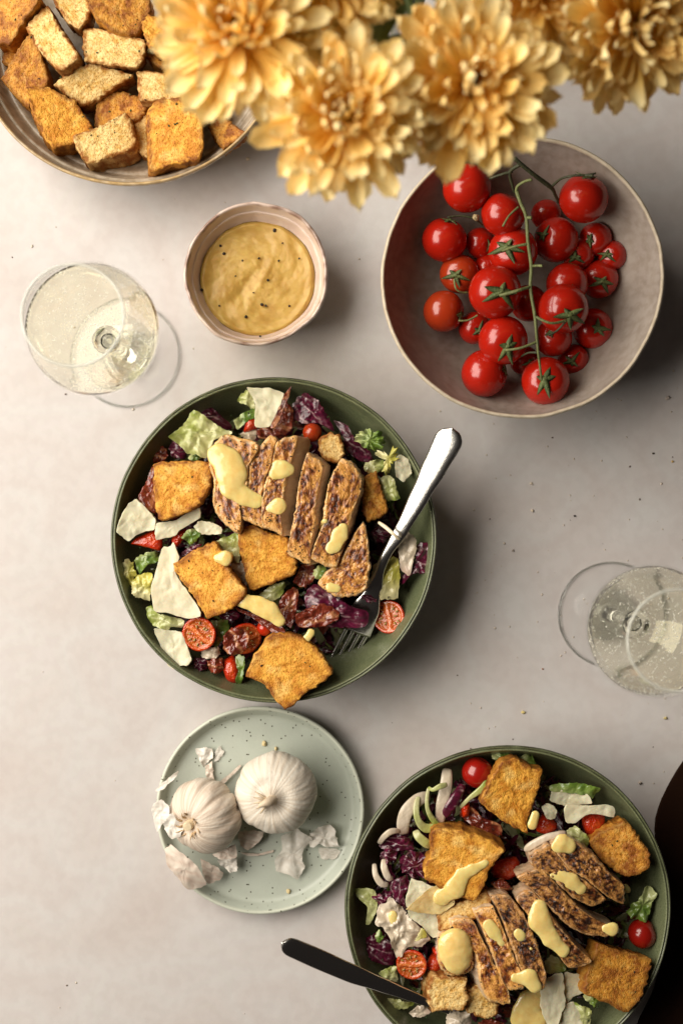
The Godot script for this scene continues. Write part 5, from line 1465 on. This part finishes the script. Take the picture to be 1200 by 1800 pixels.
	sauce(C2, [1080, 605, 24, 1115, 610, 34], "dab of dressing at the right tip of the long dark slice", {"flat": 0.55})
	sauce(Z6, [225, 495, 28, 205, 560, 24], "oblong sauce drop at the topmost crouton's lower corner", {"flat": 0.7, "h": 0.064})
	sauce(Z7, [360, 275, 32, 372, 310, 26], "sauce drop on the crumpled white chicory leaf", {"flat": 0.7})
	sauce(Z8, [815, 70, 22, 830, 90, 16], "pale sauce dab on the blackest slice's lower end", {"flat": 0.6})
	herbs("chopped_herbs", "flecks of chopped herbs over the lower right salad", P(892, 1597, 0.0), 0.092, 60, 0.045)
	herbs("ground_pepper", "ground black pepper on the chicken of the lower right salad", P(930, 1620, 0.0), 0.085, 1500, 0.045, true)

# ---------------------------------------------------------------- wine
func wine():
	var solid := func(_p: Vector3, _u: float, _r: float) -> Color: return Color.WHITE
	var inner := [0.0, 0.0870, 0.010, 0.0880, 0.022, 0.0945, 0.0320, 0.1060, 0.0380, 0.1210, 0.0395, 0.1330, 0.0372, 0.1530, 0.0322, 0.1750, 0.0283, 0.1920]
	var cup := lathe([0.0288, 0.1920, 0.0331, 0.1748, 0.0381, 0.1530, 0.0405, 0.1330, 0.0390, 0.1205, 0.0330, 0.1045, 0.0230, 0.0925, 0.0105, 0.0845, 0.0, 0.0832], 96, 5, 0.0, solid)
	var stem_mesh := lathe([0.0, 0.0834, 0.0080, 0.0838, 0.0088, 0.0815, 0.0062, 0.0765, 0.0042, 0.070, 0.0038, 0.050, 0.0038, 0.030, 0.0050, 0.0130, 0.0100, 0.0066, 0.0150, 0.0052, 0.0150, 0.0040, 0.0, 0.0038], 48, 4, 0.0, solid)
	var foot := lathe([0.0130, 0.0050, 0.0230, 0.0036, 0.0364, 0.0018], 96, 3, 0.0, solid)
	var ring := TorusMesh.new()
	ring.inner_radius = 0.0356
	ring.outer_radius = 0.0372
	ring.rings = 96
	var lip := TorusMesh.new()
	lip.inner_radius = 0.0275
	lip.outer_radius = 0.0296
	lip.rings = 96
	var levels := [0.1400, 0.1290]
	for i in 2:
		var at := P([224, 1072][i], [624, 1080][i], 0.0)
		var t := root("wine_glass", at)
		tag(t, ["glass of sparkling white wine on the left, beside the dressing bowl", "glass of white wine at the right edge, with condensation inside"][i], "wine glass", "glasses of white wine")
		put("bowl", cup, M.thin_glass, Vector3.ZERO, t)
		put("stem", stem_mesh, M.glass, Vector3.ZERO, t)
		put("foot", foot, M.thin_glass, Vector3.ZERO, t)
		put("foot_edge", ring, M.glass, Vector3(0, 0.0011, 0), t)
		put("lip", lip, M.rim_glass, Vector3(0, 0.1922, 0), t)
		var lv: float = levels[i]
		var prof := [0.0, lv, 0.015, lv, 0.030, lv, 0.0365, lv + 0.0002]
		var wall := []
		for y in [lv + 0.0007, 0.1400, 0.1330, 0.1270, 0.1210, 0.1130, 0.1060, 0.1000, 0.0945, 0.0905, 0.0880]:
			if y > lv + 0.0008:
				continue
			wall.append_array([rad_at(inner, y) + 0.0002, y])
		var w := lathe(prof + wall + [0.0, 0.0868], 96, 2, 0.0, solid, 0.0)
		var wn := put("wine", w, M.wine, at + Vector3(0, 0.0, 0))
		tag(wn, ["pale sparkling wine in the left glass", "pale wine in the right glass"][i], "wine", "wine in the glasses")
		var r2 := RandomNumberGenerator.new()
		r2.seed = 50 + i
		var mm := MultiMesh.new()
		mm.transform_format = MultiMesh.TRANSFORM_3D
		mm.mesh = ball(Vector3.ONE, 8, 10)
		mm.instance_count = 1500
		for k in 1500:
			var a := r2.randf() * TAU
			var y := lv
			var rr := rad_at(inner, lv) * sqrt(r2.randf())
			var s := r2.randf_range(0.00025, 0.00062)
			if k % 12 == 0:
				rr = rad_at(inner, lv) - r2.randf_range(0.0004, 0.0018)
				s *= 1.3
			elif k % 4 < 2:
				a = r2.randfn(-0.3 if i == 0 else 0.9, 0.9)
				y = r2.randf_range(lv + 0.004, 0.185)
				rr = rad_at(inner, y) - 0.0003
				s *= 0.9
			mm.set_instance_transform(k, Transform3D(Basis.from_scale(Vector3.ONE * s), Vector3(cos(a) * rr, y, sin(a) * rr)))
		var mi := MultiMeshInstance3D.new()
		mi.name = "bubbles"
		mi.multimesh = mm
		mi.material_override = M.bubble
		mi.set_meta("kind", "stuff")
		wn.add_child(mi, true)

func rad_at(prof: Array, y: float) -> float:
	for i in range(0, prof.size() - 2, 2):
		if y <= prof[i + 3]:
			return lerpf(prof[i], prof[i + 2], clampf((y - prof[i + 1]) / (prof[i + 3] - prof[i + 1]), 0, 1))
	return prof[prof.size() - 2]

# ---------------------------------------------------------------- flowers
func petal(len: float, wid: float, cup: float, curl: float, tone: float, sd: float) -> ArrayMesh:
	var v := PackedVector3Array()
	var c := PackedColorArray()
	var n := 10
	var k := 7
	for side in 1:
		for i in n:
			var u := i / (n - 1.0)
			var w := wid * 0.5 * (0.30 + 0.70 * sin(minf(u * 1.25, 1.0) * PI * 0.5)) * (sqrt(maxf(0.0, 1.0 - pow(maxf(0.0, (u - 0.62) / 0.38), 2.4))) * 0.94 + 0.06)
			for j in k:
				var s := j / (k - 1.0) * 2.0 - 1.0
				var x := s * w
				var y := cup * wid * s * s * sin(minf(1.0, u * 1.4) * PI * 0.5) + curl * len * u * u + 0.04 * wid * sin(s * 9.0 + sd) - (0.00025 if side else 0.0)
				y += 0.05 * wid * sin(u * 7.0 + sd * 2.0)
				var z := len * u * (1.0 - 0.25 * absf(curl) * u) - (0.05 * len * s * s * (1.0 if u > 0.9 else 0.0))
				v.append(Vector3(x, y, z))
				var base := Color(0.97, 0.42, 0.03)
				var mid := Color(1.0, 0.67, 0.16)
				var end := Color(1.0, 0.91, 0.55)
				var col := base.lerp(mid, smoothstep(0.0, 0.45, u)).lerp(end, smoothstep(0.45, 1.0, u) * (0.95 - tone))
				col = col.lerp(Color(0.98, 0.57, 0.10), clampf(tone * 0.6 + 0.12 * sin(s * 12.0), 0, 1))
				c.append(col)
	var ix := PackedInt32Array()
	quads(ix, 0, n, k, false)
	return mk(v, c, ix)

func flowers():
	var kinds := []
	for i in 12:
		kinds.append(petal(1.0, 0.21 + 0.045 * (i % 3), [0.30, 0.16, 0.42, 0.24][i % 4], [0.10, 0.30, -0.12, 0.42][(i / 3) % 4], [0.0, 0.12, 0.38][i % 3], i * 1.7))
	var base_v := P(692, 122, 0.0)
	# px, py, height, radius, facing, tone, label
	var L := [
		[418, 50, 0.300, 0.045, Vector3(-0.10, 1, 0.06), 0, "leftmost chrysanthemum, cream and brightly lit, hanging over the croutons"],
		[606, 203, 0.305, 0.0415, Vector3(0.0, 1, 0.08), 1, "lowest chrysanthemum in front, facing up beside the tomato bowl's rim"],
		[828, 148, 0.295, 0.0435, Vector3(0.10, 1, 0.12), 2, "amber chrysanthemum with an open brownish centre above the tomatoes"],
		[1116, 44, 0.270, 0.043, Vector3(0.50, 1, 0.55), 2, "rightmost chrysanthemum, turned away and shaded, at the top right"],
		[955, -25, 0.268, 0.043, Vector3(0.2, 1, 0.3), 2, "amber chrysanthemum cut off by the top edge between two others"],
		[560, -45, 0.290, 0.042, Vector3(-0.1, 1, 0.1), 1, "pale chrysanthemum cut off by the top edge behind the leftmost one"],
	]
	for e in L:
		var head := P(e[0], e[1], e[2])
		var t := root("chrysanthemum", Vector3(head.x, 0.0, head.z))
		tag(t, e[6], "chrysanthemum", "chrysanthemums in the glass vase")
		var axis: Vector3 = (e[4] as Vector3).normalized()
		var bas := Basis(Quaternion(Vector3.UP, axis))
		var R: float = e[3]
		var up := Vector3(0, head.y, 0)
		var layers := [[22, -0.50, 1.04, 0.05], [24, -0.15, 1.04, 0.08], [23, 0.10, 0.95, 0.10], [22, 0.34, 0.80, 0.12], [20, 0.60, 0.63, 0.12], [17, 0.85, 0.48, 0.12], [13, 1.05, 0.37, 0.10]]
		for li in layers.size():
			var la: Array = layers[li]
			for k in la[0]:
				var ph: float = TAU * (k + 0.5 * (li % 2) + rng.randf_range(-0.25, 0.25)) / la[0]
				var el: float = la[1] + rng.randf_range(-0.18, 0.18)
				var kind: int = (rng.randi() % 4) * 3 + [0, 1, 2][clampi((1 if li > 2 else 0) + (1 if rng.randf() < 0.3 else 0) + int(e[5] == 2 and rng.randf() < 0.6), 0, 2)]
				var len: float = R * la[2] * rng.randf_range(0.82, 1.10)
				var pb := Basis(Vector3.UP, ph) * Basis(Vector3.RIGHT, -el) * Basis(Vector3.BACK, rng.randf_range(-0.25, 0.25))
				var inner: float = R * la[3] * 0.55
				var off := Basis(Vector3.UP, ph) * Vector3(0, (li - 2) * 0.0012, inner)
				var o := put("petal", kinds[kind], M.petal, up + bas * off, t)
				o.basis = bas * pb * Basis.from_scale(Vector3(len * (1.0 if li < 4 else 0.9), len, len))
		# centre of small florets
		var fv := PackedVector3Array()
		var fc := PackedColorArray()
		var fi := PackedInt32Array()
		for k in 70:
			var a := k * 2.39996
			var d := R * 0.022 * sqrt(k)
			var b := fv.size()
			var r := R * 0.024
			var hgt := R * (0.10 + 0.05 * sin(k * 1.3)) - d * 0.15
			var lean := Vector3(cos(a), 0, sin(a))
			for i in 4:
				var u := i / 3.0
				for j in 6:
					var q := TAU * j / 6
					fv.append(lean * (d + u * d * 0.35) + Vector3(0, 0.003 + hgt * u, 0) + Vector3(cos(q), 0, sin(q)) * r * [0.7, 0.9, 1.0, 0.35][i])
					fc.append(Color(0.30, 0.17, 0.02).lerp(Color(0.70, 0.42, 0.06), u * (0.5 + 0.5 * fmod(k * 0.37, 1.0))))
			quads(fi, b, 4, 6, true)
			for i in range(1, 5):
				fi.append_array([b + 18, b + 18 + i, b + 18 + i + 1])
		var o2 := put("florets", mk(fv, fc, fi), M.petal, up, t)
		o2.basis = bas
		o2.set_meta("kind", "stuff")
		var neck := Vector3(base_v.x, 0.205, base_v.z) + Vector3(sin(e[0] * 1.0) * 0.012, 0, 0.010 + 0.006 * cos(e[0] * 1.0)) - t.position
		var foot := Vector3(base_v.x, 0.012, base_v.z) + Vector3(cos(e[0] * 2.0) * 0.014, 0, sin(e[0] * 2.0) * 0.014) - t.position
		var under := up - axis * 0.006
		put("stem", tube(PackedVector3Array([under, under - axis * 0.02 + (neck - under) * 0.3, neck, (neck + foot) * 0.5, foot]), [0.0035, 0.0028, 0.0028, 0.0028, 0.0026], 9, Color(0.12, 0.16, 0.04)), M.stalk, Vector3.ZERO, t)
		for k in 3:
			var mp := under.lerp(neck, 0.35 + 0.25 * k)
			var lf := put("leaf", petal(0.034, 0.014, 0.2, -0.2, 0.0, k * 2.0), M.greenleaf, mp, t)
			lf.basis = Basis(Vector3.UP, k * 2.3 + e[0]) * Basis(Vector3.RIGHT, -0.2)
	var solid := func(_p: Vector3, _u: float, _r: float) -> Color: return Color.WHITE
	var vase := lathe([0.0, 0.010, 0.030, 0.010, 0.037, 0.014, 0.0385, 0.05, 0.037, 0.12, 0.0355, 0.18, 0.0375, 0.2085, 0.0385, 0.2100, 0.0398, 0.2090, 0.0380, 0.18, 0.0392, 0.12, 0.0410, 0.05, 0.0400, 0.010, 0.0370, 0.002, 0.0330, 0.0, 0.0, 0.0005], 72, 4, 0.0, solid)
	var vs := root("glass_vase", base_v)
	tag(vs, "clear glass vase holding the chrysanthemums at the top edge", "vase")
	put("body", vase, M.thin_glass, Vector3.ZERO, vs)
	var vr := TorusMesh.new()
	vr.inner_radius = 0.0372
	vr.outer_radius = 0.0402
	vr.rings = 72
	put("rim", vr, M.rim_glass, Vector3(0, 0.2098, 0), vs)

# ---------------------------------------------------------------- crumbs on the table
func crumbs():
	for e in [[919, 1252, 6, Color(0.62, 0.50, 0.20), "yellowish crumb above the lower right bowl"], [1168, 1262, 6, Color(0.60, 0.50, 0.22), "yellowish crumb at the right edge below the right glass"],
		[1009, 907, 4, Color(0.03, 0.02, 0.015), "blackest peppercorn chip on the bare table above the right glass"], [953, 1176, 3, Color(0.30, 0.13, 0.06), "reddish brown crumb left of the right glass's foot"],
		[1147, 797, 4, Color(0.06, 0.045, 0.03), "dark speck on the table right of the middle, below the tomato bowl"], [1181, 811, 4, Color(0.50, 0.33, 0.12), "tan crumb near the right edge below the tomato bowl"],
		[933, 850, 5, Color(0.66, 0.57, 0.46), "pale crumb right of the fork's handle tip"], [935, 898, 5, Color(0.68, 0.58, 0.44), "pale upright crumb below the one right of the fork's tip"],
		[436, 280, 6, Color(0.70, 0.60, 0.48), "pale crumb beside the cream bowl's lower right rim"], [1124, 1376, 6, Color(0.40, 0.34, 0.28), "greyish crumb between the lower right bowl and the dark cloth"],
		[1172, 700, 7, Color(0.50, 0.43, 0.37), "flaky pale crumb at the right edge below the tomato bowl's rim"], [901, 968, 4, Color(0.25, 0.21, 0.17), "grey speck right of the middle bowl's right edge"],
		[116, 693, 3, Color(0.12, 0.07, 0.05), "dark speck near the left glass's foot"], [118, 1732, 3, Color(0.15, 0.10, 0.07), "dark speck alone at the lower left of the table"]]:
		var q := P(e[0], e[1], 0.0)
		var s: float = e[2] * S * 0.55
		tag(put("crumb", ball(Vector3(s, s * 0.6, s * 0.8), 9, 10, s * 0.7, 0.9 / s, e[3]), M.crumb, Vector3(q.x, s * 0.4, q.z)), e[4], "crumb")
	var v := PackedVector3Array()
	var c := PackedColorArray()
	var ix := PackedInt32Array()
	var r2 := RandomNumberGenerator.new()
	r2.seed = 77
	for i in 170:
		var x := r2.randf_range(820, 1200) if i % 3 else r2.randf_range(0, 1200)
		var y := r2.randf_range(560, 1400) if i % 3 else r2.randf_range(200, 1800)
		var p := P(x, y, 0.0002)
		var s := r2.randf_range(0.00025, 0.0008) * (1.0 if i % 5 else 1.5)
		var b := v.size()
		for k in 6:
			var d := [Vector3(1.3, 0, 0), Vector3(0, 0, 1), Vector3(-1, 0, 0.2), Vector3(0.1, 0, -1), Vector3(0, 0.7, 0), Vector3(0, -0.4, 0)][k] as Vector3
			v.append(p + d.rotated(Vector3.UP, i * 1.0) * s)
			c.append(Color(0.62, 0.54, 0.45) if i % 8 else Color(0.14, 0.10, 0.08))
		ix.append_array([b + 4, b, b + 1, b + 4, b + 1, b + 2, b + 4, b + 2, b + 3, b + 4, b + 3, b, b + 5, b + 1, b, b + 5, b + 2, b + 1, b + 5, b + 3, b + 2, b + 5, b, b + 3])
	var o := put("table_specks", mk(v, c, ix, true), M.crumb)
	tag(o, "fine crumbs and pepper specks strewn over the right half of the table", "crumbs")
	o.set_meta("kind", "stuff")
